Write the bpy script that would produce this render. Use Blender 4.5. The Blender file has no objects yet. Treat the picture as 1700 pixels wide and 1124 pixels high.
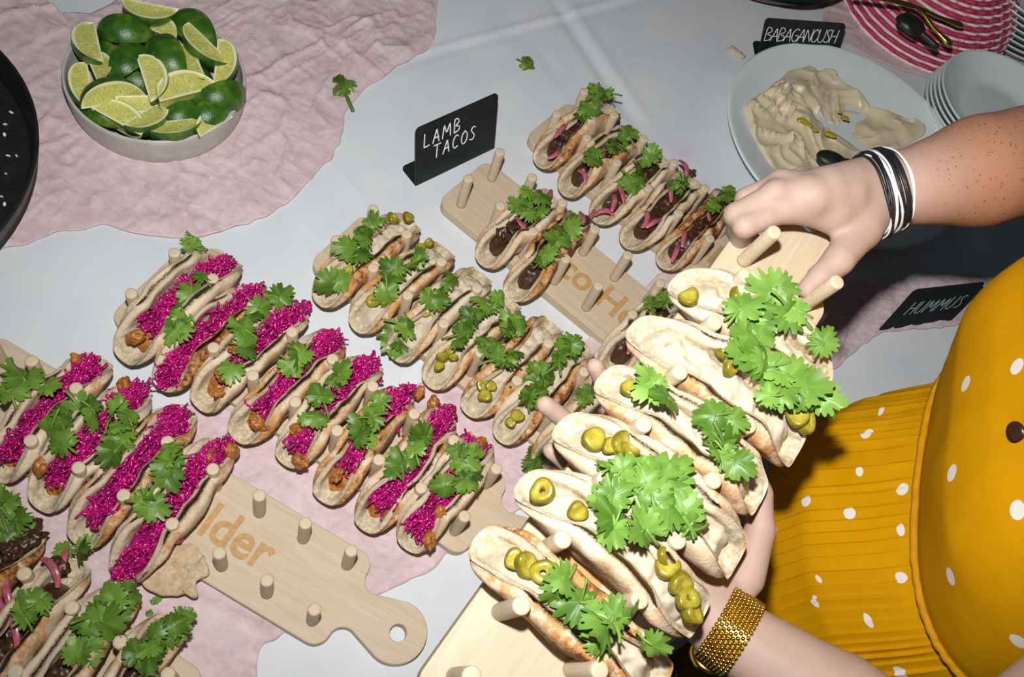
import bpy, math, numpy as np
from mathutils import Matrix, Vector

# ------------------------------------------------------------------ camera, world, flash
SC = bpy.context.scene
COL = SC.collection
TZ = 0.765                      # world height (m) of the board tops; cm coordinates below are relative to it
CAM_H, TILT, ROLL, FPX = 93.107, math.radians(30.685), math.radians(26.694), 1500.0
FW = np.array([0, math.sin(TILT), -math.cos(TILT)])
_up = np.array([0, math.cos(TILT), math.sin(TILT)]); _rt = np.array([1.0, 0, 0])
RT = _rt*math.cos(ROLL)+_up*math.sin(ROLL)
UP = -_rt*math.sin(ROLL)+_up*math.cos(ROLL)
CP = np.array([0, 0, CAM_H])
cd = bpy.data.cameras.new('camera'); cam = bpy.data.objects.new('camera', cd); COL.objects.link(cam)
cd.sensor_width = 36.0; cd.lens = FPX/1700*36; cd.clip_start = 0.02
M = Matrix.Identity(4)
for i in range(3):
    M[i][0] = RT[i]; M[i][1] = UP[i]; M[i][2] = -FW[i]
M[0][3], M[1][3], M[2][3] = 0, 0, TZ+CAM_H*.01
cam.matrix_world = M
SC.camera = cam

SC.view_settings.view_transform = 'Standard'
SC.view_settings.look = 'None'
SC.view_settings.exposure = 0.0
SC.view_settings.gamma = 1.0
SC.view_settings.use_curve_mapping = False

W = bpy.data.worlds.new('dim_room'); SC.world = W; W.use_nodes = True
W.node_tree.nodes['Background'].inputs[0].default_value = (0.42, 0.52, 0.62, 1)
W.node_tree.nodes['Background'].inputs[1].default_value = 0.05

fl = bpy.data.lights.new('camera_flash', 'SPOT'); flash = bpy.data.objects.new('camera_flash', fl); COL.objects.link(flash)
fl.energy = 53.0; fl.color = (1.0, 0.985, 0.965); fl.shadow_soft_size = 0.016
fl.spot_size = math.radians(122); fl.spot_blend = 1.0
FLP = np.array([-6.0, 10.0, 99.5]); FLT = np.array([-5.0, 86.0, 0.0])
flash.location = (FLP[0]*.01, FLP[1]*.01, TZ+FLP[2]*.01)
flash.rotation_euler = Vector(FLT-FLP).to_track_quat('-Z', 'Y').to_euler()


# ------------------------------------------------------------------ helpers
def at(u, v, z):
    """point at height z (cm) seen at photo pixel u, v"""
    d = FW+RT*(u-850)/FPX-UP*(v-562)/FPX
    return CP+d*((z-CP[2])/d[2])


def px(P):
    d = np.asarray(P, float)-CP; k = d@FW
    return np.stack([850+FPX*(d@RT)/k, 562-FPX*(d@UP)/k], -1)


def hsh(ix, iy, iz, seed):
    h = (ix.astype(np.int64)*374761393+iy.astype(np.int64)*668265263+iz.astype(np.int64)*2147483647+seed*1274126177) & 0xffffffff
    h = ((h ^ (h >> 13))*1274126177) & 0xffffffff
    h = ((h ^ (h >> 16))*2246822519) & 0xffffffff
    return ((h ^ (h >> 15)) & 0xffffff)/float(0xffffff)


def noise(P, seed=0):
    P = np.asarray(P, float)
    i = np.floor(P).astype(np.int64); f = P-i; f = f*f*f*(f*(f*6-15)+10)
    o = 0
    for a in (0, 1):
        for b in (0, 1):
            for c in (0, 1):
                w = (f[..., 0] if a else 1-f[..., 0])*(f[..., 1] if b else 1-f[..., 1])*(f[..., 2] if c else 1-f[..., 2])
                o = o+w*hsh(i[..., 0]+a, i[..., 1]+b, i[..., 2]+c, seed)
    return o*2-1


def fbm(P, seed=0, oct=3):
    o = 0; a = 1.0; s = 1.0
    for k in range(oct):
        o = o+a*noise(np.asarray(P)*s, seed+k*17); a *= .5; s *= 2.03
    return o


def rigid(o, ex=(1, 0, 0), ey=(0, 1, 0), ez=(0, 0, 1)):
    m = Matrix.Identity(4)
    for i in range(3):
        m[i][0], m[i][1], m[i][2] = ex[i], ey[i], ez[i]
    m[0][3], m[1][3], m[2][3] = o[0]*.01, o[1]*.01, TZ+o[2]*.01
    return m


class Frame:
    def __init__(s, o, ex=(1, 0, 0), ey=(0, 1, 0), ez=(0, 0, 1)):
        s.o = np.array(o, float); s.R = np.stack([np.array(ex, float), np.array(ey, float), np.array(ez, float)], 1)
        s.m = rigid(s.o, *s.R.T)

    def loc(s, P):
        return (np.asarray(P, float)-s.o)@s.R


def mesh(name, V, F, mat, smooth=True, attrs=None, uv=None):
    me = bpy.data.meshes.new(name)
    V = np.asarray(V, float)*.01
    if isinstance(F, np.ndarray) and F.ndim == 2:
        n, k = F.shape
        me.vertices.add(len(V)); me.vertices.foreach_set('co', V.astype(np.float32).ravel())
        me.loops.add(n*k); me.loops.foreach_set('vertex_index', F.astype(np.int32).ravel())
        me.polygons.add(n); me.polygons.foreach_set('loop_start', np.arange(n, dtype=np.int32)*k)
        me.update(calc_edges=True)
    else:
        me.from_pydata([tuple(v) for v in V], [], [tuple(int(i) for i in f) for f in F])
    me.validate()
    if smooth:
        me.polygons.foreach_set('use_smooth', np.ones(len(me.polygons), bool))
    for k, a in (attrs or {}).items():
        at_ = me.attributes.new(k, 'FLOAT', 'POINT'); at_.data.foreach_set('value', np.asarray(a, np.float32))
    if uv is not None:
        l = me.uv_layers.new(name='UVMap'); idx = np.empty(len(me.loops), np.int32); me.loops.foreach_get('vertex_index', idx)
        l.data.foreach_set('uv', np.asarray(uv, np.float32)[idx].ravel())
    if mat is not None:
        me.materials.append(mat)
    me.update()
    return me


def link(name, me, parent=None, m=None):
    o = bpy.data.objects.new(name, me); COL.objects.link(o)
    if parent is not None:
        o.parent = parent
    if m is not None:
        if parent is None: o.matrix_world = m
        else: o.matrix_local = m
    return o


def tag(o, label=None, cat=None, group=None, kind=None):
    if label: o['label'] = label
    if cat: o['category'] = cat
    if group: o['group'] = group
    if kind: o['kind'] = kind
    return o


def thing(name, m, label, cat, group=None):
    o = bpy.data.objects.new(name, None); COL.objects.link(o); o.empty_display_size = .02
    o.matrix_world = m
    return tag(o, label, cat, group)


def grid_faces(nu, nv, closed_v=False, off=0):
    i = np.arange(nu-1)[:, None]; j = np.arange(nv if closed_v else nv-1)[None, :]
    j2 = (j+1) % nv
    a = i*nv+j; b = i*nv+j2; c = (i+1)*nv+j2; d = (i+1)*nv+j
    return np.stack([a, b, c, d], -1).reshape(-1, 4)+off


def tube(P, r, sides=6, flat=1.0, up=(0, 0, 1), caps=True):
    """swept tube; r scalar or array; flat = height/width ratio"""
    P = np.asarray(P, float); n = len(P); r = np.broadcast_to(np.asarray(r, float), (n,)).copy()
    if caps:
        d0 = P[0]-P[1]; d0 /= np.linalg.norm(d0)+1e-9; d1 = P[-1]-P[-2]; d1 /= np.linalg.norm(d1)+1e-9
        P = np.vstack([P[0]+d0*r[0]*.45, P[0]+d0*r[0]*.3, P, P[-1]+d1*r[-1]*.3, P[-1]+d1*r[-1]*.45])
        r = np.concatenate([[r[0]*.05, r[0]*.75], r, [r[-1]*.75, r[-1]*.05]]); n += 4
    T = np.gradient(P, axis=0); T /= np.linalg.norm(T, axis=1)[:, None]+1e-9
    N = np.zeros_like(P); u = np.array(up, float)
    if abs(T[0]@u) > .95: u = np.array([1., .1, 0])
    for i in range(n):
        u = u-T[i]*(u@T[i]); u /= np.linalg.norm(u)+1e-9; N[i] = u
    B = np.cross(T, N)
    a = np.linspace(0, 2*np.pi, sides, endpoint=False)
    V = P[:, None]+r[:, None, None]*(B[:, None]*np.cos(a)[None, :, None]+flat*N[:, None]*np.sin(a)[None, :, None])
    return V.reshape(-1, 3), grid_faces(n, sides, True)


def join(parts):
    Vs, Fs, o = [], [], 0
    for V, F in parts:
        Vs.append(V); Fs.append(F+o); o += len(V)
    return np.vstack(Vs), np.vstack(Fs)


def lathe(prof, n=64):
    prof = np.asarray(prof, float); a = np.linspace(0, 2*np.pi, n, endpoint=False)
    V = np.stack([prof[:, 0, None]*np.cos(a), prof[:, 0, None]*np.sin(a), np.repeat(prof[:, 1, None], n, 1)], -1)
    return V.reshape(-1, 3), grid_faces(len(prof), n, True)


def smooth_profile(pts, k=4):
    """Catmull-Rom through points"""
    P = np.asarray(pts, float); Q = np.vstack([2*P[0]-P[1], P, 2*P[-1]-P[-2]]); o = []
    for i in range(1, len(Q)-2):
        for t in np.linspace(0, 1, k, endpoint=False):
            o.append(.5*((2*Q[i])+(-Q[i-1]+Q[i+1])*t+(2*Q[i-1]-5*Q[i]+4*Q[i+1]-Q[i+2])*t*t+(-Q[i-1]+3*Q[i]-3*Q[i+1]+Q[i+2])*t**3))
    o.append(P[-1]); return np.array(o)


def resample(P, n):
    P = np.asarray(P, float); d = np.concatenate([[0], np.cumsum(np.linalg.norm(np.diff(P, axis=0), axis=1))])
    t = np.linspace(0, d[-1], n)
    return np.stack([np.interp(t, d, P[:, k]) for k in range(P.shape[1])], -1)


def ico(sub=2):
    t = (1+5**.5)/2
    V = [(-1, t, 0), (1, t, 0), (-1, -t, 0), (1, -t, 0), (0, -1, t), (0, 1, t), (0, -1, -t), (0, 1, -t), (t, 0, -1), (t, 0, 1), (-t, 0, -1), (-t, 0, 1)]
    F = [(0, 11, 5), (0, 5, 1), (0, 1, 7), (0, 7, 10), (0, 10, 11), (1, 5, 9), (5, 11, 4), (11, 10, 2), (10, 7, 6), (7, 1, 8), (3, 9, 4), (3, 4, 2), (3, 2, 6), (3, 6, 8), (3, 8, 9), (4, 9, 5), (2, 4, 11), (6, 2, 10), (8, 6, 7), (9, 8, 1)]
    V = [np.array(v)/np.linalg.norm(v) for v in V]
    for _ in range(sub):
        mid = {}; G = []
        def m(a, b):
            k = (min(a, b), max(a, b))
            if k not in mid:
                v = V[a]+V[b]; V.append(v/np.linalg.norm(v)); mid[k] = len(V)-1
            return mid[k]
        for a, b, c in F:
            x, y, z = m(a, b), m(b, c), m(c, a); G += [(a, x, z), (b, y, x), (c, z, y), (x, y, z)]
        F = G
    return np.array(V), np.array(F)


ICO1, ICO2, ICO3 = ico(1), ico(2), ico(3)


def surface_nets(f, o, h):
    """iso-surface of f (negative inside) on a grid with origin o and step h"""
    nx, ny, nz = f.shape; s = f < 0
    c = np.zeros((nx-1, ny-1, nz-1, 3)); cnt = np.zeros((nx-1, ny-1, nz-1))
    corners = [(a, b, d) for a in (0, 1) for b in (0, 1) for d in (0, 1)]
    def sl(a): return f[a[0]:nx-1+a[0], a[1]:ny-1+a[1], a[2]:nz-1+a[2]]
    for a in corners:
        for k in range(3):
            if a[k] == 0:
                b = list(a); b[k] = 1
                fa, fb = sl(a), sl(b); m = (fa < 0) != (fb < 0)
                t = np.where(m, fa/np.where(m, fa-fb, 1), 0)
                for q in range(3):
                    c[..., q] += np.where(m, a[q]+(t if q == k else 0), 0)
                cnt += m
    act = cnt > 0
    idx = -np.ones(act.shape, np.int64); idx[act] = np.arange(act.sum())
    ii = np.argwhere(act)
    V = (ii+c[act]/cnt[act][:, None])*h+o
    F = []
    for k in range(3):
        a, b = [(1, 2), (2, 0), (0, 1)][k]
        lo = [slice(1, -1)]*3; lo[k] = slice(0, -1); hi = list(lo); hi[k] = slice(1, None)
        m = s[tuple(lo)] != s[tuple(hi)]; fl_ = s[tuple(lo)][m]
        e = np.argwhere(m); e[:, a] += 1; e[:, b] += 1
        def I(da, db):
            q = e.copy(); q[:, a] += da; q[:, b] += db
            return idx[q[:, 0], q[:, 1], q[:, 2]]
        Q = np.stack([I(-1, -1), I(0, -1), I(0, 0), I(-1, 0)], 1)
        Q[~fl_] = Q[~fl_][:, ::-1]; F.append(Q)
    F = np.vstack(F); F = F[(F >= 0).all(1)]
    return V, F


def sdf_mesh(cones, h, k=0.5, pad=1.5, carve=None):
    """smooth union of round cones (a, b, ra, rb[, ky])"""
    pts = np.array([p for c in cones for p in (c[0], c[1])]); rm = max(max(c[2], c[3]) for c in cones)
    lo = pts.min(0)-rm-pad; hi = pts.max(0)+rm+pad
    n = np.ceil((hi-lo)/h).astype(int)+1
    X = np.stack(np.meshgrid(*[lo[q]+h*np.arange(n[q]) for q in range(3)], indexing='ij'), -1).astype(np.float32)
    f = None
    for cn in cones:
        a, b, ra, rb = np.array(cn[0], np.float32), np.array(cn[1], np.float32), cn[2], cn[3]
        kk = cn[4] if len(cn) > 4 else k
        ba = b-a; L2 = float(ba@ba)+1e-9
        r0 = max(ra, rb)+3.0
        m0 = np.maximum(((np.minimum(a, b)-r0-lo)/h).astype(int), 0); m1 = np.minimum(((np.maximum(a, b)+r0-lo)/h).astype(int)+1, n)
        S = tuple(slice(m0[q], m1[q]) for q in range(3))
        Y = X[S]-a
        t = np.clip((Y@ba)/L2, 0, 1)
        d = np.linalg.norm(Y-t[..., None]*ba, axis=-1)-(ra+(rb-ra)*t)
        if f is None:
            f = np.full(X.shape[:3], 9.0, np.float32)
        g = f[S]; hh = np.clip(.5+.5*(g-d)/kk, 0, 1)
        f[S] = np.where(g > 8.5, d, g*(1-hh)+d*hh-kk*hh*(1-hh))
    if carve is not None:
        f = carve(X, f)
    return surface_nets(f, lo, h)


def relax(V, F, it=2, lam=.5):
    n = len(V); e = np.vstack([F[:, [i, (i+1) % F.shape[1]]] for i in range(F.shape[1])])
    for _ in range(it):
        s = np.zeros_like(V); c = np.zeros(n)
        for k in range(3):
            s[:, k] = np.bincount(e[:, 0], V[e[:, 1], k], n)+np.bincount(e[:, 1], V[e[:, 0], k], n)
        c = np.bincount(e[:, 0], minlength=n)+np.bincount(e[:, 1], minlength=n)
        V = V+lam*(s/np.maximum(c, 1)[:, None]-V)
    return V


# ------------------------------------------------------------------ materials
class N:
    def __init__(s, name):
        s.m = bpy.data.materials.new(name); s.m.use_nodes = True; s.t = s.m.node_tree; s.b = s.t.nodes['Principled BSDF']

    def node(s, ty, ins=None, **kw):
        n = s.t.nodes.new(ty)
        for k, v in kw.items(): setattr(n, k, v)
        for k, v in (ins or {}).items():
            s.set(n.inputs[k], v)
        return n

    def set(s, inp, v):
        if hasattr(v, 'is_output') or isinstance(v, bpy.types.NodeSocket):
            s.t.links.new(v, inp)
        else:
            inp.default_value = v if not (isinstance(v, tuple) and len(v) == 3 and inp.type == 'RGBA') else (*v, 1)

    def p(s, **kw):
        for k, v in kw.items(): s.set(s.b.inputs[k.replace('_', ' ')], v)

    def obj(s): return s.node('ShaderNodeTexCoord').outputs['Object']
    def uv(s): return s.node('ShaderNodeTexCoord').outputs['UV']

    def map(s, vec, scale): return s.node('ShaderNodeMapping', {'Vector': vec, 'Scale': scale}).outputs[0]
    def noise(s, vec, scale, detail=3, rough=.55, dist=0):
        return s.node('ShaderNodeTexNoise', {'Vector': vec, 'Scale': scale, 'Detail': detail, 'Roughness': rough, 'Distortion': dist}).outputs['Fac']

    def ramp(s, fac, stops):
        r = s.node('ShaderNodeValToRGB', {'Fac': fac}); e = r.color_ramp.elements
        while len(e) < len(stops): e.new(.5)
        for q, (p_, c_) in zip(e, stops):
            q.position = p_; q.color = (*c_, 1) if len(c_) == 3 else c_
        return r.outputs[0]

    def sm(s, v, a, b, lo=0.0, hi=1.0):
        return s.node('ShaderNodeMapRange', {'Value': v, 'From Min': a, 'From Max': b, 'To Min': lo, 'To Max': hi}, interpolation_type='SMOOTHSTEP').outputs[0]

    def math(s, op, a, b=0.0, c=0.0):
        n = s.node('ShaderNodeMath', operation=op); s.set(n.inputs[0], a); s.set(n.inputs[1], b); s.set(n.inputs[2], c); return n.outputs[0]

    def mix(s, f, a, b):
        n = s.node('ShaderNodeMix', data_type='RGBA'); s.set(n.inputs['Factor'], f)
        s.set([i for i in n.inputs if i.name == 'A' and i.type == 'RGBA'][0], a)
        s.set([i for i in n.inputs if i.name == 'B' and i.type == 'RGBA'][0], b)
        return [o for o in n.outputs if o.type == 'RGBA'][0]

    def attr(s, name): return s.node('ShaderNodeAttribute', attribute_name=name).outputs['Fac']

    def bump(s, h, strength=.3, dist=.001):
        s.p(Normal=s.node('ShaderNodeBump', {'Height': h, 'Strength': strength, 'Distance': dist}).outputs[0])


def simple(name, col, rough=.6, spec=.5, var=.12, scale=120, bump=0, metal=0, sss=0, coat=0):
    n = N(name); o = n.obj(); f = n.noise(o, scale)
    c1 = tuple(min(1, c*(1+var)) for c in col); c2 = tuple(c*(1-var) for c in col)
    n.p(Base_Color=n.ramp(f, [(.3, c2), (.7, c1)]), Roughness=rough, Specular_IOR_Level=spec, Metallic=metal)
    if sss:
        n.p(Subsurface_Weight=sss, Subsurface_Scale=.004)
    if coat:
        n.p(Coat_Weight=coat, Coat_Roughness=.1)
    if bump: n.bump(f, bump)
    return n.m


def mat_bread():
    n = N('flatbread'); o = n.obj(); br = n.attr('brown'); ins = n.attr('inside')
    r = n.node('ShaderNodeObjectInfo').outputs['Random']
    vec = n.node('ShaderNodeVectorMath', {0: o, 1: n.node('ShaderNodeCombineXYZ', {0: n.math('MULTIPLY', r, 7.0), 1: r, 2: r}).outputs[0]}, operation='ADD').outputs[0]
    a = n.noise(vec, 75, 4, .6, .3); b = n.noise(vec, 230, 3, .6); c = n.noise(vec, 30, 2)
    toast = n.math('MULTIPLY', br, n.sm(a, .26, .66))
    toast = n.math('ADD', toast, n.math('MULTIPLY', br, n.math('MULTIPLY', n.sm(b, .45, .7), .55)))
    base = n.mix(n.sm(c, .3, .7), (.71, .605, .45), (.65, .515, .35))
    base = n.mix(n.sm(b, .5, .8, 0, .5), base, (.73, .64, .49))
    crumb = n.mix(n.sm(b, .35, .7), (.46, .36, .225), (.68, .59, .44))
    base = n.mix(ins, base, crumb)
    gold = n.mix(n.sm(toast, .05, .55), base, (.52, .255, .085))
    dark = n.mix(n.sm(toast, .55, 1.0), gold, (.17, .062, .020))
    burnt = n.math('MULTIPLY', n.sm(n.noise(vec, 110, 2), .68, .76), n.sm(br, .35, .8))
    n.p(Base_Color=n.mix(burnt, dark, (.05, .022, .012)), Roughness=.75, Specular_IOR_Level=.25)
    h = n.math('ADD', n.math('MULTIPLY', b, .6), n.math('MULTIPLY', n.noise(vec, 420, 2), .5))
    n.bump(n.math('ADD', h, n.math('MULTIPLY', a, 1.2)), .5, .0016)
    return n.m


def mat_wood(name, c1, c2, c3, stain=False):
    n = N(name); o = n.obj()
    g = n.noise(n.map(o, (4, 60, 60)), 3.0, 5, .6, .6); f = n.noise(n.map(o, (12, 420, 200)), 2.0, 3)
    k = n.math('ADD', n.math('MULTIPLY', g, .65), n.math('MULTIPLY', f, .35))
    col = n.ramp(k, [(.33, c1), (.52, c2), (.68, c3)])
    if stain:
        s = n.sm(n.noise(o, 14, 4, .6), .70, .74)
        col = n.mix(n.math('MULTIPLY', s, .7), col, (.55, .27, .06))
    n.p(Base_Color=col, Roughness=.55, Specular_IOR_Level=.35); n.bump(k, .12, .0006)
    return n.m


def mat_cloth():
    n = N('white_linen'); o = n.obj(); w = n.noise(o, 900, 2); l = n.noise(o, 9, 3)
    col = n.mix(n.sm(l, .3, .7), (.62, .655, .69), (.68, .71, .74))
    # beetroot-pink stain beside the lamb tacos
    d = n.node('ShaderNodeVectorMath', {0: o, 1: STAIN}, operation='DISTANCE').outputs['Value']
    col = n.mix(n.math('MULTIPLY', n.sm(n.math('ADD', d, n.math('MULTIPLY', n.noise(o, 60), .02)), .045, .005), .35), col, (.62, .42, .56))
    n.p(Base_Color=col, Roughness=.85, Specular_IOR_Level=.2, Sheen_Weight=.1); n.bump(w, .12, .0004)
    return n.m


def mat_gauze():
    n = N('dusty_pink_gauze'); o = n.obj()
    w = n.noise(n.map(o, (1, 1, 1)), 700, 2); l = n.noise(n.map(o, (1.0, 2.4, 1)), 16, 5, .65, 1.2); k = n.noise(o, 55, 4, .6, 1.5)
    f = n.math('ADD', n.math('MULTIPLY', l, .6), n.math('MULTIPLY', k, .4))
    col = n.ramp(f, [(.30, (.50, .36, .385)), (.5, (.63, .49, .505)), (.68, (.72, .60, .62))])
    n.p(Base_Color=col, Roughness=.9, Specular_IOR_Level=.1)
    h = n.math('ADD', n.math('MULTIPLY', k, 1.0), n.math('MULTIPLY', w, .12)); n.bump(h, .55, .002)
    return n.m


def mat_leaf(name, c1, c2):
    n = N(name); o = n.obj(); v = n.attr('vein'); f = n.noise(o, 90, 3); r = n.node('ShaderNodeObjectInfo').outputs['Random']
    col = n.mix(n.sm(f, .3, .7), c1, c2); col = n.mix(n.math('MULTIPLY', r, r), col, tuple(c*1.4 for c in c2)); col = n.mix(n.sm(r, .25, 0, 0, .6), col, tuple(c*.7 for c in c1))
    col = n.mix(n.math('MULTIPLY', v, .3), col, (.35, .48, .12))
    n.p(Base_Color=col, Roughness=.42, Specular_IOR_Level=.45)
    n.bump(n.math('ADD', n.math('MULTIPLY', v, -.6), n.math('MULTIPLY', f, .5)), .4, .001)
    tr = n.node('ShaderNodeBsdfTranslucent', {'Color': tuple(min(1, c*1.6) for c in c2)+(1,)})
    mx = n.node('ShaderNodeMixShader', {0: .22, 1: n.b.outputs[0], 2: tr.outputs[0]})
    n.t.links.new(mx.outputs[0], n.t.nodes['Material Output'].inputs['Surface'])
    return n.m


def mat_lime():
    n = N('lime'); uv = n.uv(); s = n.node('ShaderNodeSeparateXYZ', {0: uv}); U, Vv = s.outputs[0], s.outputs[1]
    rind = n.attr('rind'); o = n.obj()
    f = n.noise(o, 60, 3); pore = n.noise(o, 900, 2)
    green = n.ramp(f, [(.3, (.012, .058, .006)), (.55, (.045, .135, .012)), (.75, (.15, .23, .03))])
    # flesh: V = distance from the core 0..1, U = along the wedge
    fib = n.noise(n.map(uv, (26, 3.0, 1)), 1.6, 3, .6, .8)
    flesh = n.ramp(fib, [(.32, (.36, .39, .05)), (.5, (.54, .53, .11)), (.66, (.74, .72, .36))])
    pale = (.78, .78, .52)
    edge = n.math('MAXIMUM', n.sm(Vv, .80, .90), n.sm(Vv, .13, .03))
    edge = n.math('MAXIMUM', edge, n.sm(n.math('ABSOLUTE', U), .80, .97))
    cut = n.mix(edge, flesh, pale)
    cut = n.mix(n.sm(Vv, .955, .99), cut, (.16, .30, .03))
    n.p(Base_Color=n.mix(rind, cut, green), Roughness=n.math('SUBTRACT', .38, n.math('MULTIPLY', rind, .1)), Specular_IOR_Level=.5, Subsurface_Weight=.12, Subsurface_Scale=.003)
    n.bump(n.mix(rind, fib, pore), .3, .0012)
    return n.m


def mat_skin(name, base, dark, freck):
    n = N(name); o = n.obj(); t = n.attr('tan')
    f = n.noise(o, 45, 3); g = n.noise(o, 500, 2)
    c = n.mix(n.sm(f, .3, .7), base, tuple(b*.9 for b in base))
    c = n.mix(t, c, dark)
    fr = n.node('ShaderNodeTexVoronoi', {'Vector': o, 'Scale': 230.0, 'Randomness': 1.0}).outputs['Distance']
    spots = n.math('MULTIPLY', n.math('MULTIPLY', n.sm(fr, .30, .14), n.sm(n.noise(o, 130, 2), .42, .56)), n.sm(t, .15, .7, .0, .75))
    n.p(Base_Color=n.mix(spots, c, freck), Roughness=.58, Specular_IOR_Level=.3, Subsurface_Weight=.15, Subsurface_Scale=.008)
    n.p(Subsurface_Radius=(1.0, .35, .2))
    n.bump(g, .15, .0005)
    return n.m


def mat_dress(name, dots, r0):
    n = N(name); uv = n.uv(); o = n.obj()
    w = n.noise(o, 1200, 2); l = n.noise(o, 20, 3)
    col = n.mix(n.sm(l, .3, .7), (.59, .275, .001), (.65, .31, .002))
    acc = None
    for (a, b, sx, sy) in dots:
        d = n.node('ShaderNodeVectorMath', {0: uv, 1: (a, b, 0)}, operation='SUBTRACT').outputs[0]
        d = n.node('ShaderNodeVectorMath', {0: d, 1: (1/sx, 1/sy, 1)}, operation='MULTIPLY').outputs[0]
        d = n.node('ShaderNodeVectorMath', {0: d}, operation='LENGTH').outputs['Value']
        acc = d if acc is None else n.math('MINIMUM', acc, d)
    col = n.mix(n.sm(acc, 1.06, .96), col, (.80, .74, .70))
    n.p(Base_Color=col, Roughness=.8, Specular_IOR_Level=.06); n.bump(w, .2, .0005)
    return n.m


STAIN = None
def tocloth(u, v): return at(u, v, -1.5)


_st = at(1135, 255, -1.5); STAIN = (_st[0]*.01, _st[1]*.01, 0.0)
MT = {}
MT['cloth'] = mat_cloth(); MT['gauze'] = mat_gauze(); MT['bread'] = mat_bread(); MT['lime'] = mat_lime()
MT['wood'] = mat_wood('pale_beech', (.50, .39, .26), (.56, .45, .315), (.61, .505, .375), True)
MT['peg'] = mat_wood('peg_beech', (.54, .43, .285), (.61, .50, .35), (.66, .56, .41))
MT['ink'] = simple('branded_lettering', (.48, .285, .10), .6, var=.15, scale=200)
MT['leaf'] = mat_leaf('cilantro_green', (.050, .135, .010), (.135, .255, .030))
MT['leaf2'] = mat_leaf('cilantro_bright', (.075, .19, .016), (.175, .33, .055))
MT['cabbage'] = simple('magenta_cabbage', (.40, .003, .135), .28, .6, .5, 70, coat=.25)
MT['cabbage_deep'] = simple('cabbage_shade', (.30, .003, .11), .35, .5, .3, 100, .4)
MT['chicken'] = simple('roast_chicken', (.36, .13, .025), .4, .5, .6, 150, .8)
MT['lamb'] = simple('braised_lamb', (.055, .024, .011), .35, .5, .6, 170, .9)
def mat_jal():
    n = N('pickled_jalapeno'); o = n.obj(); f = n.noise(o, 160, 3); k = n.attr('flesh')
    skin = n.mix(n.sm(f, .3, .7), (.13, .115, .004), (.21, .175, .006)); fl_ = n.mix(n.sm(f, .3, .7), (.34, .27, .022), (.46, .39, .06))
    n.p(Base_Color=n.mix(k, skin, fl_), Roughness=.25, Specular_IOR_Level=.5); n.bump(f, .35, .001); return n.m


MT['jal'] = mat_jal()
MT['onion'] = simple('pink_onion', (.42, .105, .145), .3, .5, .35, 110, .2, sss=.2)
MT['hummus'] = simple('hummus', (.56, .48, .355), .6, .3, .12, 140, .8)
MT['stone'] = simple('grey_stoneware', (.50, .48, .45), .4, .4, .12, 50, .1)
MT['plate'] = simple('pale_plate', (.68, .75, .75), .16, .5, .03, 20)
MT['black'] = simple('black_board', (.012, .016, .017), .5, .35, .2, 60)
MT['chalk'] = simple('white_chalk_ink', (.82, .86, .87), .7, .2, .05, 200)
MT['chalkdim'] = simple('faint_chalk_ink', (.42, .50, .52), .7, .2, .1, 200)
MT['iron'] = simple('black_iron', (.012, .014, .013), .45, .5, .3, 90, .25)
MT['sesame'] = simple('sesame', (.78, .72, .58), .5)
MT['gold'] = simple('polished_gold', (.72, .48, .10), .22, .5, .06, 60, metal=1)
MT['darkbowl'] = simple('dark_wooden_bowl', (.13, .062, .03), .4, .4, .3, 25)
MT['cord_black'] = simple('black_cord', (.010, .011, .013), .45)
MT['cord_white'] = simple('silver_cord', (.72, .72, .72), .35)
MT['pinkweave'] = simple('pink_weave', (.56, .06, .13), .55, .3, .2, 120)
MT['whiteweave'] = simple('pale_weave', (.86, .70, .72), .6, .3, .1, 120)
MT['hair'] = simple('brown_hair', (.06, .03, .015), .45)
MT['eye'] = simple('eye_white', (.8, .8, .78), .2)
MT['button'] = simple('dark_button', (.035, .010, .008), .3)
MT['shoe'] = simple('black_shoe', (.02, .02, .02), .4)
MT['skin'] = mat_skin('skin', (.47, .335, .275), (.33, .150, .082), (.12, .045, .022))
MT['floor'] = mat_wood('dark_floor', (.03, .022, .016), (.045, .032, .022), (.06, .042, .03))

# ------------------------------------------------------------------ setting: floor, table, tablecloth
TD = np.array([.459, .888, 0]); TQ = np.array([.888, -.459, 0])        # along / across the table
QE, Q0, P0, P1 = 11.0, -118.0, -48.0, 205.0
FLOOR = -76.5
V = np.array([(-400, -300, FLOOR), (400, -300, FLOOR), (400, 500, FLOOR), (-400, 500, FLOOR), (-400, -300, FLOOR-4), (400, -300, FLOOR-4), (400, 500, FLOOR-4), (-400, 500, FLOOR-4)])
fo = link('floor', mesh('floor', V-np.array([0, 0, FLOOR]), np.array([(0, 1, 2, 3), (7, 6, 5, 4), (0, 4, 5, 1), (1, 5, 6, 2), (2, 6, 7, 3), (3, 7, 4, 0)]), MT['floor'], False), None, rigid((0, 0, FLOOR)))
tag(fo, kind='structure')


def box(x0, x1, y0, y1, z0, z1):
    V = np.array([(x, y, z) for z in (z0, z1) for y in (y0, y1) for x in (x0, x1)], float)
    return V, np.array([(0, 2, 3, 1), (4, 5, 7, 6), (0, 1, 5, 4), (1, 3, 7, 5), (3, 2, 6, 7), (2, 0, 4, 6)])


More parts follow.
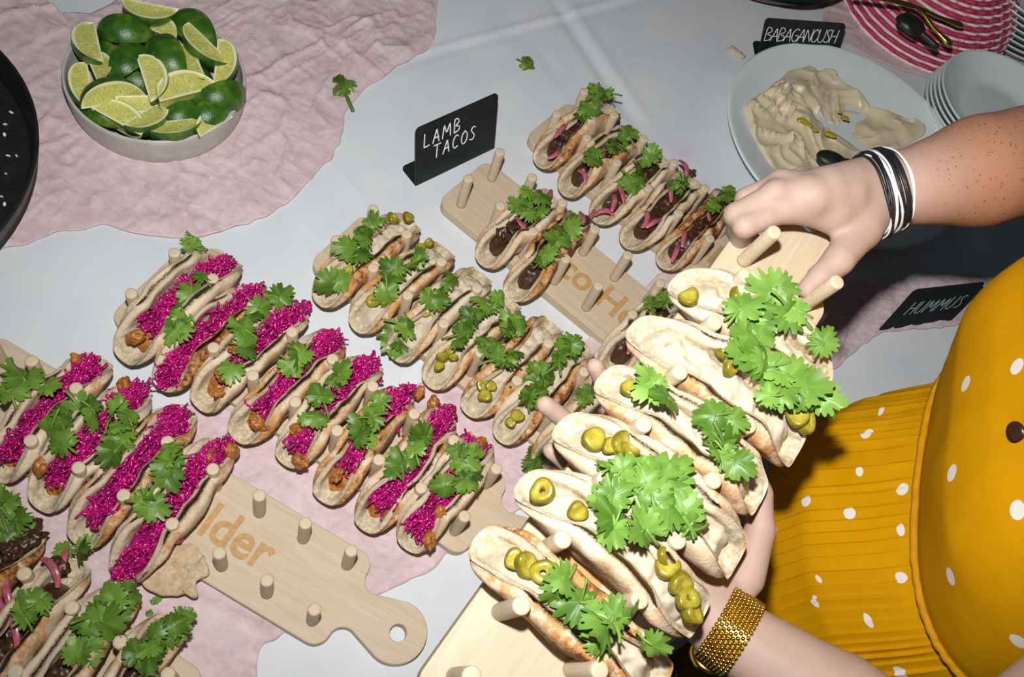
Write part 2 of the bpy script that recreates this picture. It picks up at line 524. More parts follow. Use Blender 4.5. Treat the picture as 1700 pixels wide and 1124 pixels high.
tc = TD*(P0+P1)/2+TQ*(Q0+QE)/2
tb = thing('banquet_table', rigid((tc[0], tc[1], FLOOR), TD, -TQ), 'banquet table hidden under the white tablecloth', 'table')
hl, hw_ = (P1-P0)/2-1, (QE-Q0)/2-1.2
link('table_top', mesh('table_top', *box(-hl, hl, -hw_, hw_, 71.4, 73.6), MT['wood'], False), tb)
for sx in (-1, 1):
    for sy in (-1, 1):
        link('leg', mesh('leg', *box(sx*(hl-9)-3, sx*(hl-9)+3, sy*(hw_-9)-3, sy*(hw_-9)+3, 0, 71.4), MT['wood'], False), tb)


def seg_line(P, a, b):
    """signed distance to line ab and parameter along it"""
    a = a[:2]; b = b[:2]; d = (b-a)/np.linalg.norm(b-a); r = P[..., :2]-a
    return r[..., 0]*d[1]-r[..., 1]*d[0], r@d, np.linalg.norm(b-a)


def cloth():
    ps = np.arange(P0, P1+.1, .5); qs = np.linspace(Q0, QE, 270)
    drop = np.linspace(1, 40, 24)
    prof = [(q, 0.0) for q in qs]+[(QE+1.0+.10*d+.4, -d) for d in drop]
    prof = [(QE+.6, -.25)] and prof
    pr = np.array(prof)
    Pg, k = np.meshgrid(ps, np.arange(len(pr)), indexing='ij')
    q = pr[k, 0]; z = pr[k, 1]
    X = Pg[..., None]*TD+q[..., None]*TQ
    fl_ = np.clip(-z/12, 0, 1)
    wav = np.sin(Pg/7+1.5*noise(np.stack([Pg/30, q*0, q*0], -1), 3))
    X = X+TQ*(fl_*1.6*wav+fl_*0.6)[..., None]
    top = (z == 0)
    dz = .05*fbm(X/14, 5, 2)
    a, b = at(725, 80, -1.5), at(1035, -2, -1.5)
    s, t, L = seg_line(X, a, b); dz = dz+np.where(True, .22*np.exp(-(s/.55)**2)-.10*np.exp(-((s-1.1)/.7)**2)+.10/(1+np.exp(np.clip(s/.35, -30, 30))), 0)
    for (a, b, am, wd) in ((at(905, -20, -1.5), at(1075, 235, -1.5), -.34, 1.0), (at(905, -20, -1.5)+np.array([2.0, 1.2, 0]), at(1075, 235, -1.5)+np.array([2.2, 1.3, 0]), .16, .8), (at(553, 275, -1.5), at(640, 370, -1.5), .16, .45), (at(870, 50, -1.5), at(960, 170, -1.5), -.12, 1.2)):
        s, t, L = seg_line(X, a, b); m = np.clip(t/6, 0, 1)*np.clip((L-t)/8, 0, 1)
        dz = dz+m*am*np.exp(-(s/wd)**2)
    X[..., 2] = -1.5+z+np.where(top, np.minimum(dz, .5)-.08, 0)
    return X.reshape(-1, 3), grid_faces(len(ps), len(pr))


V, F = cloth()
o = link('tablecloth', mesh('tablecloth', V-np.array([0, 0, -1.5]), F, MT['cloth']), None, rigid((0, 0, -1.5)))
md = o.modifiers.new('thick', 'SOLIDIFY'); md.thickness = .002; md.offset = -1
tag(o, 'white linen tablecloth with pressed creases covering the whole table', 'tablecloth')


def strip(name, A, B, nu, nv, label, amp, seed, stretch, zb=-1.27):
    """crumpled gauze between two edge polylines given on the cloth"""
    A = resample(smooth_profile([at(u, v, -1.5) for u, v in A]), nu); B = resample(smooth_profile([at(u, v, -1.5) for u, v in B]), nu)
    t = np.linspace(0, 1, nv)[None, :, None]
    X = A[:, None]*(1-t)+B[:, None]*t
    u = np.linspace(0, 1, nu)[:, None]*np.ones((1, nv)); tt = t[..., 0]*np.ones((nu, 1))
    d = (A[-1]-A[0]); d /= np.linalg.norm(d); n_ = np.array([-d[1], d[0], 0])
    S = np.stack([(X@d)/stretch, (X@n_), 0*u], -1)
    warp = np.stack([fbm(S/9, seed+3, 2), fbm(S/9, seed+4, 2), 0*u], -1)
    r1 = 1-np.abs(noise(S/5.5+warp*.7, seed)); r2 = 1-np.abs(noise(S/2.4+warp*1.1, seed+1)); r3 = 1-np.abs(noise(X/1.3+warp, seed+2))
    z = amp*(.75*r1**7+.5*r2**7+.30*r3**5)
    edge = np.clip(np.minimum(tt, 1-tt)*nv/6, .25, 1); z = z*edge
    wob = .5*fbm(X/3, seed+9, 2)*(1-np.clip(np.minimum(tt, 1-tt)*nv/5, 0, 1))
    X = X+n_*wob[..., None]
    X[..., 2] = zb+z
    c = X.reshape(-1, 3).mean(0); c[2] = -1.5
    o = link(name, mesh(name, X.reshape(-1, 3)-c, grid_faces(nu, nv), MT['gauze']), None, rigid(c))
    md = o.modifiers.new('thick', 'SOLIDIFY'); md.thickness = .0008; md.offset = 0
    tag(o, label, 'table runner')


strip('gauze_runner', [(-120, 480), (-40, 432), (20, 414), (70, 398), (100, 385), (140, 382), (175, 372), (215, 390), (270, 393), (340, 396), (395, 380), (455, 350), (520, 295), (560, 245), (572, 195), (590, 170), (640, 125), (700, 92), (716, 70), (724, 40), (725, 0), (700, -50)],
      [(-330, 250), (-260, 60), (-150, -60), (-40, -70), (50, -20), (68, 30), (80, 42), (100, 22), (130, 24), (160, 22), (200, 0), (280, -40), (420, -90), (600, -140)], 260, 120,
      'crumpled dusty pink gauze runner under the bowl of limes and the black pan', .75, 11, 2.2)
strip('gauze_runner', [(395, 1250), (428, 1150), (430, 1080), (470, 1050), (560, 1012), (655, 978), (735, 925), (800, 880), (900, 830), (1050, 740), (1200, 680), (1330, 640), (1396, 605), (1425, 575), (1470, 552), (1540, 548), (1590, 543), (1625, 520)],
      [(-200, 1000), (-120, 880), (0, 800), (150, 715), (260, 680), (330, 672), (430, 662), (560, 660), (650, 650), (740, 622), (850, 590), (975, 562), (1060, 492), (1128, 445), (1250, 440), (1400, 470), (1500, 468), (1560, 455), (1630, 462), (1645, 480)], 320, 90,
      'dusty pink gauze runner trailing under the taco boards to the hummus sign', .55, 31, 3.0)
strip('gauze_runner', [(1360, 60), (1400, 75), (1470, 110), (1540, 130), (1600, 150), (1640, 175)], [(1375, -40), (1430, -40), (1500, -40), (1580, -20), (1650, 40), (1700, 90)], 60, 50,
      'dusty pink gauze cloth under the pink woven basket', .4, 51, 2.0)

# ------------------------------------------------------------------ boards
S, WD, PEG = 5.2, 6.309, 5.5
BOARDS = {  # origin x, y, angle, first column index offset
    'A': (-20.1887, 23.7521, -0.0694, -5), 'B': (-11.8482, 75.7052, -0.2708, 0), 'C': (-6.1464, 92.0526, -0.2912, 0),
    'D': (-36.6673, 42.6159, -0.1319, 0), 'E': (-21.3432, 59.4375, -0.2253, 0), 'F': (-29.0868, 8.0458, -0.1196, -5)}
BF = {}
for k, (x, y, a, i0) in BOARDS.items():
    e = np.array([math.cos(a), math.sin(a), 0]); n_ = np.array([math.sin(a), -math.cos(a), 0])
    BF[k] = Frame(np.array([x, y, 0])+e*S*i0+n_*WD/2, e, -n_, (0, 0, 1))
RG = np.array([[0.19509611, -0.9784556, 0.06754368], [0.97707702, 0.18791526, -0.10004176], [0.08519393, 0.08551314, 0.99268802]])
og = np.array([8.0964, 16.4609, 36.0973])+RG@np.array([-S, 0, -PEG]); og = og+RG@np.array([0, -WD/2, 0])
BF['G'] = Frame(og, RG[:, 0], RG[:, 1], RG[:, 2])


def arc(cx, cy, r, a0, a1, n=8):
    a = np.radians(np.linspace(a0, a1, n)); return [(cx+r*math.cos(t), cy+r*math.sin(t)) for t in a]


def board_mesh(handle=True):
    x0, x1, hw = -2.3, 8*S+2.1, WD/2+1.9; R = 1.5; hx = 8*S+7.7; hr = 3.0
    pts = arc(x0+R, -hw+R, R, 180, 270)+arc(x1-R, -hw+R, R, 270, 360)
    if not handle: pts += [(x1, 0)]
    else:
     pts += arc(x1+1.5, -3.42, 1.5, 180, 80, 10)+arc(hx, 0, hr, -112, 0, 14)    # concave shoulder, neck, round end
    full = pts+[(x, -y) for x, y in reversed(pts[:-1])]
    cu = bpy.data.curves.new('board', 'CURVE'); cu.dimensions = '2D'; cu.fill_mode = 'BOTH'
    cu.extrude = .0065; cu.bevel_depth = .001; cu.bevel_resolution = 2
    for P in (full, arc(hx+.2, 0, .95, 0, 345, 24))[:2 if handle else 1]:
        sp = cu.splines.new('POLY'); sp.points.add(len(P)-1); sp.use_cyclic_u = True
        for q, (x, y) in zip(sp.points, P): q.co = (x*.01, y*.01, 0, 1)
    o = bpy.data.objects.new('tmp', cu); COL.objects.link(o)
    dg = bpy.context.evaluated_depsgraph_get(); me = bpy.data.meshes.new_from_object(o.evaluated_get(dg))
    bpy.data.objects.remove(o)
    for v in me.vertices: v.co.z -= .0075
    me.materials.clear(); me.materials.append(MT['wood']); me.name = 'taco_board'
    return me


def text_mesh():
    cu = bpy.data.curves.new('t', 'FONT'); cu.body = 'Taco Holder'; cu.size = .052; cu.offset = .0011; cu.extrude = .0002
    o = bpy.data.objects.new('tmp', cu); COL.objects.link(o); bpy.context.view_layer.update()
    dg = bpy.context.evaluated_depsgraph_get(); me = bpy.data.meshes.new_from_object(o.evaluated_get(dg)); bpy.data.objects.remove(o)
    xs = [v.co.x for v in me.vertices]; w = max(xs)-min(xs); k = .252/w
    for v in me.vertices:
        v.co.x = (v.co.x-min(xs))*k+.097; v.co.y = v.co.y-.0165; v.co.z += .0003
    me.materials.clear(); me.materials.append(MT['ink']); me.name = 'lettering'
    return me


BM = board_mesh(); BM2 = board_mesh(False); TM = text_mesh()
pv, pf = lathe([(0.01, 0), (.62, 0), (.63, .3), (.63, PEG-.18), (.60, PEG-.06), (.52, PEG), (.3, PEG+.01), (0.005, PEG+.01)], 20)
PM = mesh('peg', pv, pf, MT['peg'])
BL = {'A': 'bare-handled beech taco board in front of the cabbage tacos, lettering showing', 'B': 'half empty beech taco board behind the lamb tacos sign with orange stain',
      'C': 'beech taco board farthest back, filled with five lamb tacos', 'D': 'beech taco board full of eight magenta cabbage tacos', 'E': 'beech taco board carrying the jalapeno and cilantro tacos beside the lamb board',
      'F': 'beech taco board in the near corner under dark lamb tacos', 'G': 'beech taco board lifted in the air by both hands'}
rg = np.random.default_rng(5)
for k, fr in BF.items():
    b = link('taco_board', BM2 if k in 'BC' else BM, None, fr.m); tag(b, BL[k], 'serving board', 'taco boards with pegs')
    for i in range(9):
        for sy in (-1, 1):
            t1, t2 = rg.normal(0, .012, 2)
            m = Matrix.Translation((i*S*.01, sy*WD/2*.01, 0)) @ Matrix.Rotation(t1, 4, 'X') @ Matrix.Rotation(t2, 4, 'Y')
            link('peg', PM, b, m)
    link('lettering', TM, b, Matrix.Identity(4))


# ------------------------------------------------------------------ tacos
def pita_mesh(L, arcw, flare, chars, seed, tall=(1.0, 1.0), bend=0.0, tip=(1.0, 1.0), inside_brown=0.0, close=52):
    """folded oval flatbread: X along the fold, Y across, Z up, floor near z=0"""
    nu, nv = 64, 40
    uu = np.sin(np.linspace(-.5, .5, nu)*np.pi*.999); vv = np.linspace(-1, 1, nv); vv = .35*vv+.65*np.sin(vv*np.pi/2)
    U, Vv = np.meshgrid(uu, vv, indexing='ij')
    hh = np.where(U > 0, (1-np.abs(U)**2.0)**.52, (1-np.abs(U)**2.3)**.48)
    sgn = np.sign(Vv)
    tl = np.where(Vv > 0, tall[0], tall[1])
    wob = 1+.09*noise(np.stack([U*2.2+9, sgn*3, 0*U], -1), seed)+.05*noise(np.stack([U*6, sgn*3+7, 0*U], -1), seed)
    a = np.abs(Vv)*hh*arcw*tl*wob
    ss = np.linspace(0, 9.5, 200); r0 = 1.55
    chars = (min(1, chars[0]*.9+.14), min(1, chars[1]*.9+.14)); chw = np.where(Vv > 0, chars[0], chars[1])
    cr = 1.0+.30*chw+.35*noise(np.stack([U*1.3, sgn*9, 0*U+2], -1), seed+1)
    def prof(fl_, cl):
        ph_ = np.minimum(ss/r0, math.radians(fl_))+math.radians(cl)*np.clip((ss-1.9)/3.9, 0, 1.3)**1.25
        dy = np.cos(ph_); dz_ = np.sin(ph_); d_ = ss[1]-ss[0]
        return np.concatenate([[0], np.cumsum(dy[:-1])*d_]), np.concatenate([[0], np.cumsum(dz_[:-1])*d_]), ph_
    pa_, pb_ = prof(flare, 0), prof(flare, close)
    def look(k): return np.interp(a, ss, pa_[k])*(1-cr*.8)+np.interp(a, ss, pb_[k])*cr*.8
    y, z, ph = look(0), look(1), look(2)
    x = U*L/2*np.where(U > 0, tip[1], tip[0])
    z = z+.75*np.abs(U)**5
    y = y*(1-.13*np.exp(-((np.abs(x)-3.15)/1.0)**2)*np.clip(z/2, 0, 1))
    yb = bend*(1-U**2)+.35*noise(np.stack([U*1.6, 0*U, 0*U], -1), seed+2)*(1-U**4)
    rho = np.clip((np.abs(U)**3.2+np.abs(Vv)**5), 0, 1)
    tau = (.34+.50*hh)*np.sqrt(np.clip(1-rho**3.6, 0, 1))*(1+.22*noise(np.stack([U*4, Vv*2+sgn, 0*U], -1), seed+3))*(.62+.48*np.abs(Vv)**2)
    out = []; brown = []; ins = []
    S3 = np.stack([x/1.7, a*sgn/1.7, 0*x], -1)
    lump = .26*noise(S3, seed+4)+.11*noise(S3*2.7, seed+5)
    for side in (0, 1):
        d = (tau+.5*np.clip(lump, -.3, .6)*(1-rho)*.9) if side == 0 else -(tau*.9+.5*(.16*noise(S3*1.5+5, seed+6)+.07*noise(S3*4, seed+8))*(1-rho))
        P = np.stack([x, 0*x, z-d*np.cos(ph)+.62], -1)
        P[..., 1] = sgn*(y+d*np.sin(ph))+yb
        out.append(P.reshape(-1, 3))
        ch = np.where(Vv > 0, chars[0], chars[1])
        lo = .5+.5*noise(np.stack([x/4.2, a*sgn/3.0, 0*x], -1), seed+7)
        if side == 0:
            m = np.clip((np.abs(Vv)-.12)/.35, 0, 1)*(1-.15*np.clip((np.abs(Vv)-.93)/.07, 0, 1))
            brown.append((ch*m*np.clip(.25+1.15*lo, 0, 1.1)).ravel()); ins.append(np.zeros(U.size))
        else:
            m = np.clip((np.abs(Vv)-.86)/.14, 0, 1)
            brown.append((ch*m*.75*np.clip(.3+lo, 0, 1)).ravel()+inside_brown*lo.ravel()*.3); ins.append(((1-np.clip((np.abs(Vv)-.8)/.2, 0, 1))).ravel())
    V = np.vstack(out); n0 = nu*nv
    Fo = grid_faces(nu, nv)[:, ::-1]; Fi = grid_faces(nu, nv, off=n0)
    r1 = np.arange(nu-1)
    E1 = np.stack([r1*nv, (r1+1)*nv, n0+(r1+1)*nv, n0+r1*nv], 1); E2 = np.stack([r1*nv+nv-1, n0+r1*nv+nv-1, n0+(r1+1)*nv+nv-1, (r1+1)*nv+nv-1], 1)
    return V, np.vstack([Fo, Fi, E1, E2]), np.concatenate(brown), np.concatenate(ins)


def leaf_geo(size, seed, curl=.5, stem=True):
    """three-lobed toothed cilantro leaf, petiole towards -X; returns V, F, vein"""
    r = np.random.default_rng(seed); nt, nr = 96, 6
    th = np.linspace(-np.pi*.93, np.pi*.93, nt); R = size/2
    n1 = r.uniform(.28, .46); n2 = r.uniform(.12, .24)
    lob = 1.0
    for c_ in (.62, -.62, 1.85, -1.85): lob = lob-n1*np.exp(-((th-c_-r.normal(0, .05))/.11)**2)
    for c_ in (0.28, -.28, 1.02, 1.45, -1.02, -1.45, 2.25, -2.25): lob = lob-n2*np.exp(-((th-c_-r.normal(0, .05))/.07)**2)
    lob = lob*(.90+.14*np.cos(th)+.06*np.cos(3*th))
    teeth = 1-.07*np.abs(np.cos(th*11+r.uniform(0, 6)))**4
    rr = R*lob*teeth*np.clip((np.pi-np.abs(th))/.55, .2, 1)
    t = np.linspace(0, 1, nr)
    X = (rr[:, None]*t)*np.cos(th)[:, None]; Y = (rr[:, None]*t)*np.sin(th)[:, None]
    ves = np.minimum.reduce([np.abs(np.arctan2(np.sin(th-c_), np.cos(th-c_))) for c_ in (0, 1.25, -1.25)])
    vein = np.exp(-(ves[:, None]/.12)**2)*(1-t*.5)
    q = np.sqrt(X**2+Y**2)/R
    Z = -curl*R*q**2*.55+R*.16*noise(np.stack([X/R*1.8+seed % 97, Y/R*1.8, 0*X], -1), seed)*q+R*.10*np.cos(th*5+1)[:, None]*q**2
    a = r.uniform(-.8, .8); Z = Z+a*R*.30*np.abs(Y/R)**1.5          # folded about the midrib
    V = np.stack([X, Y, Z], -1).reshape(-1, 3); F = grid_faces(nt, nr); vn = vein.ravel()
    V = V+np.array([R*.2, 0, 0])
    if stem:
        L = size*r.uniform(.4, .7); s = np.linspace(0, 1, 6)
        P = np.stack([R*.2-s*L, .25*L*s**2*r.uniform(-1, 1), -.35*L*s**2], -1)
        tv, tf = tube(P, .042, 5); F = np.vstack([F, tf+len(V)]); V = np.vstack([V, tv]); vn = np.concatenate([vn, np.full(len(tv), .8)])
    return V, F, vn


LEAVES = {}
for i in range(14):
    Vl, Fl, vn = leaf_geo(1.0, 300+i, .25+.06*i % .5)
    LEAVES[i] = (Vl, Fl, vn)


def add_leaf(parent, P, size, yaw, tilt, rollv, k, mat):
    key = ('leaf', k % 14, mat)
    if key not in MESHC:
        Vl, Fl, vn = LEAVES[k % 14]; MESHC[key] = mesh('cilantro_leaf', Vl, Fl, MT[mat], attrs={'vein': vn})
    m = Matrix.Translation(Vector(P)*.01) @ Matrix.Rotation(yaw, 4, 'Z') @ Matrix.Rotation(tilt, 4, 'Y') @ Matrix.Rotation(rollv, 4, 'X') @ Matrix.Scale(size, 4)
    return link('cilantro_leaf', MESHC[key], parent, m)


MESHC = {}


def lump_geo(r, seed, rough=.28, sq=(1, 1, 1), base=ICO3):
    V, F = base; V = V*(1+rough*fbm(V*1.6+seed*3.1, seed, 3))[:, None]*r*np.array(sq); return V, F


def jal_geo(seed, kind):
    r = np.random.default_rng(seed); n = 28; a = np.linspace(0, 2*np.pi, n, endpoint=False)
    R = 1.0*(1+.07*np.cos(3*a+r.uniform(0, 6))+.05*np.cos(2*a)); h = .42
    prof = [(.22, -.6), (.34, -1), (.78, -1), (.95, -.7), (1.0, 0), (.95, .7), (.78, 1), (.34, 1), (.22, .6)] if kind else [(.02, -.8), (.5, -.9), (.8, -1), (.96, -.6), (1, 0), (.96, .6), (.8, 1), (.5, .8), (.02, .7)]
    V = np.array([[(R*p*np.cos(a)), (R*p*np.sin(a)), np.full(n, z*h)] for p, z in prof]).transpose(0, 2, 1).reshape(-1, 3)
    F = grid_faces(len(prof), n, True)
    if kind:
        m = len(prof)-1; j = np.arange(n); j2 = (j+1) % n; F = np.vstack([F, np.stack([m*n+j, m*n+j2, j2, j], 1)])
    fle = np.repeat([1 if p < .6 else (.55 if p < .9 else 0) for p, z in prof], n)
    V = V+.045*noise(V*1.5+seed, seed)[:, None]
    V[:, 2] += .35*V[:, 0]**2*r.uniform(-.6, .6)
    return V, F, fle


def rot_rand(r):
    q = r.normal(size=4); q /= np.linalg.norm(q); w, x, y, z = q
    return np.array([[1-2*(y*y+z*z), 2*(x*y-z*w), 2*(x*z+y*w)], [2*(x*y+z*w), 1-2*(x*x+z*z), 2*(y*z-x*w)], [2*(x*z-y*w), 2*(y*z+x*w), 1-2*(x*x+y*y)]])


def strands(r, spans, n, L, top, bend, arcw):
    """tangle of cabbage shreds lying in the channel; spans = list of (x0, x1)"""
    parts = []
    for i in range(n):
        x0, x1 = spans[r.integers(len(spans))]
        x = r.uniform(x0, x1); ux = np.clip(x/(L/2), -1, 1); hgt = (1-abs(ux)**2.5)**.43
        wy = .3+.85*hgt; y = r.normal(0, wy*.62); lay = r.uniform(0, 1)
        z = 1.0+(top-.9)*hgt*(.55+.45*lay)-.25*y*y/wy+bend*0
        ln = r.uniform(1.0, 2.8); yaw = r.normal(0, .75)+(np.pi if r.random() < .5 else 0)
        cv = r.normal(0, 1.1); pt = r.normal(.0, .12); s = np.linspace(-.5, .5, 8)
        ang = yaw+cv*s*2; dx = np.cumsum(np.cos(ang))*ln/8; dy = np.cumsum(np.sin(ang))*ln/8
        P = np.stack([x+dx-dx.mean(), bend*(1-ux**2)+y+(dy-dy.mean())*.8, z+pt*ln*s+.18*np.sin(s*9+r.uniform(0, 6))], -1)
        parts.append(tube(P, r.uniform(.11, .22), 5, .5, up=(0, .3, 1)))
    return join(parts)


def mound(L, spans, top, seed, bend, wscale=1.0):
    """lumpy bed of filling at the bottom of the channel"""
    nu, nv = 64, 18; x0 = min(s[0] for s in spans); x1 = max(s[1] for s in spans)
    X = np.linspace(x0, x1, nu)[:, None]*np.ones((1, nv)); v = np.linspace(-1, 1, nv)[None, :]*np.ones((nu, 1))
    ux = np.clip(X/(L/2), -1, 1); hgt = (1-np.abs(ux)**2.5)**.43; e = np.clip(np.minimum(X-x0, x1-X)/1.5, 0, 1)**.5
    cov = np.zeros_like(X)
    for a, b in spans: cov = np.maximum(cov, np.clip(np.minimum(X-a, b-X)/1.2+.4, .15, 1))
    zt = .9+(top-1.0)*hgt*e*cov
    W_ = (.75+.95*hgt*np.clip(zt/3, .3, 1.15))*wscale
    Y = v*W_+bend*(1-ux**2)
    Z = zt-.55*v**4*zt*.6+.30*fbm(np.stack([X/.8, Y/.8, 0*X], -1), seed, 4)
    return np.stack([X, Y, Z], -1).reshape(-1, 3), grid_faces(nu, nv)


def taco(board, slot, dn, L, yaw, fill, chars, label, leaves=(), jal=(), onion=(), lamb=(), chick=(), cab=(), flare=80, arcw=5.5, tall=(1, 1), top=4.3, bend=0.0, tip=(1, 1), seed=0, dslot=0.0, bright=False, extra=None):
    fr = BF[board]; r = np.random.default_rng(1000+seed)
    c, s_ = math.cos(math.radians(yaw)), math.sin(math.radians(yaw))
    # taco frame: X from the near end (row 1 side) to the far end, Y towards the previous slot
    ex = fr.R[:, 1]*c-fr.R[:, 0]*s_*-1*0+fr.R[:, 0]*0 if False else fr.R[:, 1]*c+fr.R[:, 0]*s_
    ez = fr.R[:, 2]; ey = np.cross(ez, ex)
    o = fr.o+fr.R[:, 0]*(slot+.5+dslot)*S-fr.R[:, 1]*dn
    tf = Frame(o, ex, ey, ez)
    t = thing('taco', tf.m, label, 'taco', {'cab': 'cabbage tacos', 'jal': 'jalapeno tacos', 'lamb': 'lamb tacos'}[fill])
    V, F, br, ins = pita_mesh(L, arcw, flare, chars, 40+seed*13, tall, bend, tip, close={'cab': 44, 'jal': 52, 'lamb': 50}[fill] if board != 'G' else 46)
    link('pita', mesh('pita', V, F, MT['bread'], attrs={'brown': br, 'inside': ins}), t)

    def lp(u, v, zl):
        z = fr.o[2]+zl+(0 if board != 'G' else (fr.R[2, 0]*(slot+.5)*S))
        q = tf.loc(at(u, v, z)); q[2] = zl; return q
    if fill == 'cab':
        spans = [tuple(sorted((lp(a[0], a[1], 4)[0], lp(a[2], a[3], 4)[0]))) for a in cab] or [(-L*.36, L*.36)]
        V, F = mound(L, [(-L*.40, L*.40)], top*.66, seed, bend)
        tag(link('roast_filling', mesh('roast_filling', V, F, MT['chicken']), t))
        spans = spans+[(-L*.27, L*.37)]
        V, F = strands(r, spans, int(40+13*sum(b-a for a, b in spans)), L, top+.5, bend, arcw)
        tag(link('shredded_cabbage', mesh('shredded_cabbage', V, F, MT['cabbage']), t), kind='stuff')
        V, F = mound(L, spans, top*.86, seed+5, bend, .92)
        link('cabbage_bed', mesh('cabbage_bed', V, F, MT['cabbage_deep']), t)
    elif fill == 'jal':
        V, F = mound(L, [(-L*.43, L*.43)], top*.92, seed, bend, .92)
        link('hummus_spread', mesh('hummus_spread', V, F, MT['hummus']), t)
    else:
        V, F = mound(L, [(-L*.36, L*.36)], top*.86, seed, bend, .95)
        link('braised_lamb', mesh('braised_lamb', V, F, MT['lamb']), t)
    for i, (u, v, rad) in enumerate(chick):
        q = lp(u, v, 3.4); Vc, Fc = lump_geo(rad, seed*7+i, .3, (1.25, .8, .7)); q[2] = max(1.3, top*(1-(abs(q[0])/(L/2))**2.5)**.43*.95+.6)
        link('chicken_chunk', mesh('chicken_chunk', Vc@rot_rand(r).T*.999+q, Fc, MT['chicken']), t)
    for i, (u, v, rad) in enumerate(lamb):
        q = lp(u, v, 3.0); Vc, Fc = lump_geo(rad, seed*7+i, .38, (1.2, .8, .7)); q[2] = max(1.3, top*.92*(1-min(.98, abs(q[0])/(L/2))**2.5)**.43+.35)
        link('lamb_chunk', mesh('lamb_chunk', Vc@rot_rand(r).T+q, Fc, MT['lamb']), t)
    for i, e in enumerate(jal):
        u, v = e[:2]; sz = e[2] if len(e) > 2 else 1.0
        q = lp(u, v, 4.0); Vj, Fj, fle = jal_geo(seed*11+i, (i+seed) % 3 == 0)
        hg = (1-min(.97, abs(q[0])/(L/2))**2.5)**.43; q[2] = .9+(top*.95-.9)*hg+.3+.1*i % .5
        tl = Matrix.Rotation(r.uniform(0, 6), 3, 'Z') @ Matrix.Rotation(r.uniform(-.7, .7), 3, 'X') @ Matrix.Rotation(r.uniform(-.5, .5), 3, 'Y')
        link('jalapeno_slice', mesh('jalapeno_slice', (Vj*sz*(.92 if board == 'G' else .8))@np.array(tl).T+q, Fj, MT['jal'], attrs={'flesh': fle}), t)
    for i, e in enumerate(onion):
        u, v, ln, ang = e
        q = lp(u, v, 4.2); s = np.linspace(-.5, .5, 12); cv = r.uniform(-1.6, 1.6)
        a0 = math.radians(ang); aa = a0+cv*s; dx = np.cumsum(np.cos(aa))*ln/12; dy = np.cumsum(np.sin(aa))*ln/12
        hg = (1-min(.97, abs(q[0])/(L/2))**2.5)**.43
        P = np.stack([q[0]+dx-dx.mean(), q[1]+dy-dy.mean(), max(1.5, top*.95*hg+.6)+.25*np.cos(s*5)+.12*i], -1)
        Vo, Fo = tube(P, .36*np.sin(np.linspace(.35, np.pi-.35, 12))**.5, 8, .35)
        link('onion_strip', mesh('onion_strip', Vo, Fo, MT['onion']), t)
    for i, e in enumerate(leaves):
        u, v, sz = e[:3]
        zl = top+1.5+.25*(i % 3)
        q = lp(u, v, zl)
        ux = min(1, abs(q[0])/(L/2)); zz = max(2.0, 1.2+(zl-1.2)*(1-ux**3)**.43); q = lp(u, v, zz)
        nl = (e[3] if len(e) > 3 else 2)+(1 if fill != 'cab' else 0)
        for j in range(nl):
            off = np.array([r.normal(0, .85), r.normal(0, .32), r.uniform(-.3, .4)]) if j else np.zeros(3)
            add_leaf(t, q+off, sz*(1 if j == 0 else r.uniform(.6, .85))*1.05, r.uniform(0, 6.28), r.normal(0, .42), r.normal(0, .45), int(r.integers(14)), 'leaf2' if bright else 'leaf')
    if extra: extra(t, lp, r)
    return t


def flap(t, lp, r):
    q = lp(292, 945, .8); X, Y = np.meshgrid(np.linspace(-1, 1, 22), np.linspace(-1, 1, 22), indexing='ij')
    rr = np.sqrt(X**2+Y**2)+1e-9; k = np.maximum(np.abs(X), np.abs(Y))/rr
    X2, Y2 = X*k*(1+.25*noise(np.stack([X*2, Y*2, 0*X], -1), 8)), Y*k*(1+.25*noise(np.stack([X*2, Y*2, 0*X+3], -1), 8))
    Z = .45+.35*noise(np.stack([X*2.5, Y*2.5, 0*X], -1), 9)
    T_ = np.stack([q[0]+X2*2.6, q[1]+Y2*3.0, Z+.2], -1).reshape(-1, 3); B_ = T_-np.array([0, 0, .55]); n = 22
    F = np.vstack([grid_faces(n, n), grid_faces(n, n, off=n*n)[:, ::-1]])
    b = np.concatenate([np.arange(n)*n, (n-1)*n+np.arange(n), (n-1-np.arange(n))*n+n-1, n-1-np.arange(n)]); bn = np.roll(b, -1)
    F = np.vstack([F, np.stack([b, bn, bn+n*n, b+n*n], 1)])
    link('torn_bread', mesh('torn_bread', np.vstack([T_, B_]), F, MT['bread'], attrs={'brown': np.full(2*n*n, .25), 'inside': np.ones(2*n*n)}), t)


# cabbage tacos on board D
taco('D', 0, .1, 16.9, 3, 'cab', (.10, .10), 'pale cabbage taco with magenta shreds spilling out, first of its row by the pink runner', [(325, 405, 3.4, 2), (318, 478, 3.6, 2)], cab=[(200, 520, 385, 425)], chick=[(226, 562, .8)], flare=66, arcw=6.6, seed=1, dslot=.15)
taco('D', 1, .9, 15.7, 3, 'cab', (.12, .85), 'cabbage taco with dark browned side wall and cilantro across its middle', [(308, 512, 3.4, 3), (300, 540, 3.6, 3)], cab=[(262, 625, 300, 575), (350, 520, 420, 460)], chick=[(430, 466, .7)], seed=2, flare=74, dslot=.1)
taco('D', 2, .2, 16.0, 4, 'cab', (.15, .30), 'cabbage taco heaped with cilantro leaves, orange chicken at its near end', [(425, 508, 3.4, 2), (460, 495, 3.4, 2), (412, 550, 3.6, 3), (386, 605, 3.2, 1)], cab=[(430, 545, 500, 480)], chick=[(372, 628, 1.1), (395, 590, .9), (365, 655, .7)], seed=3, flare=76)
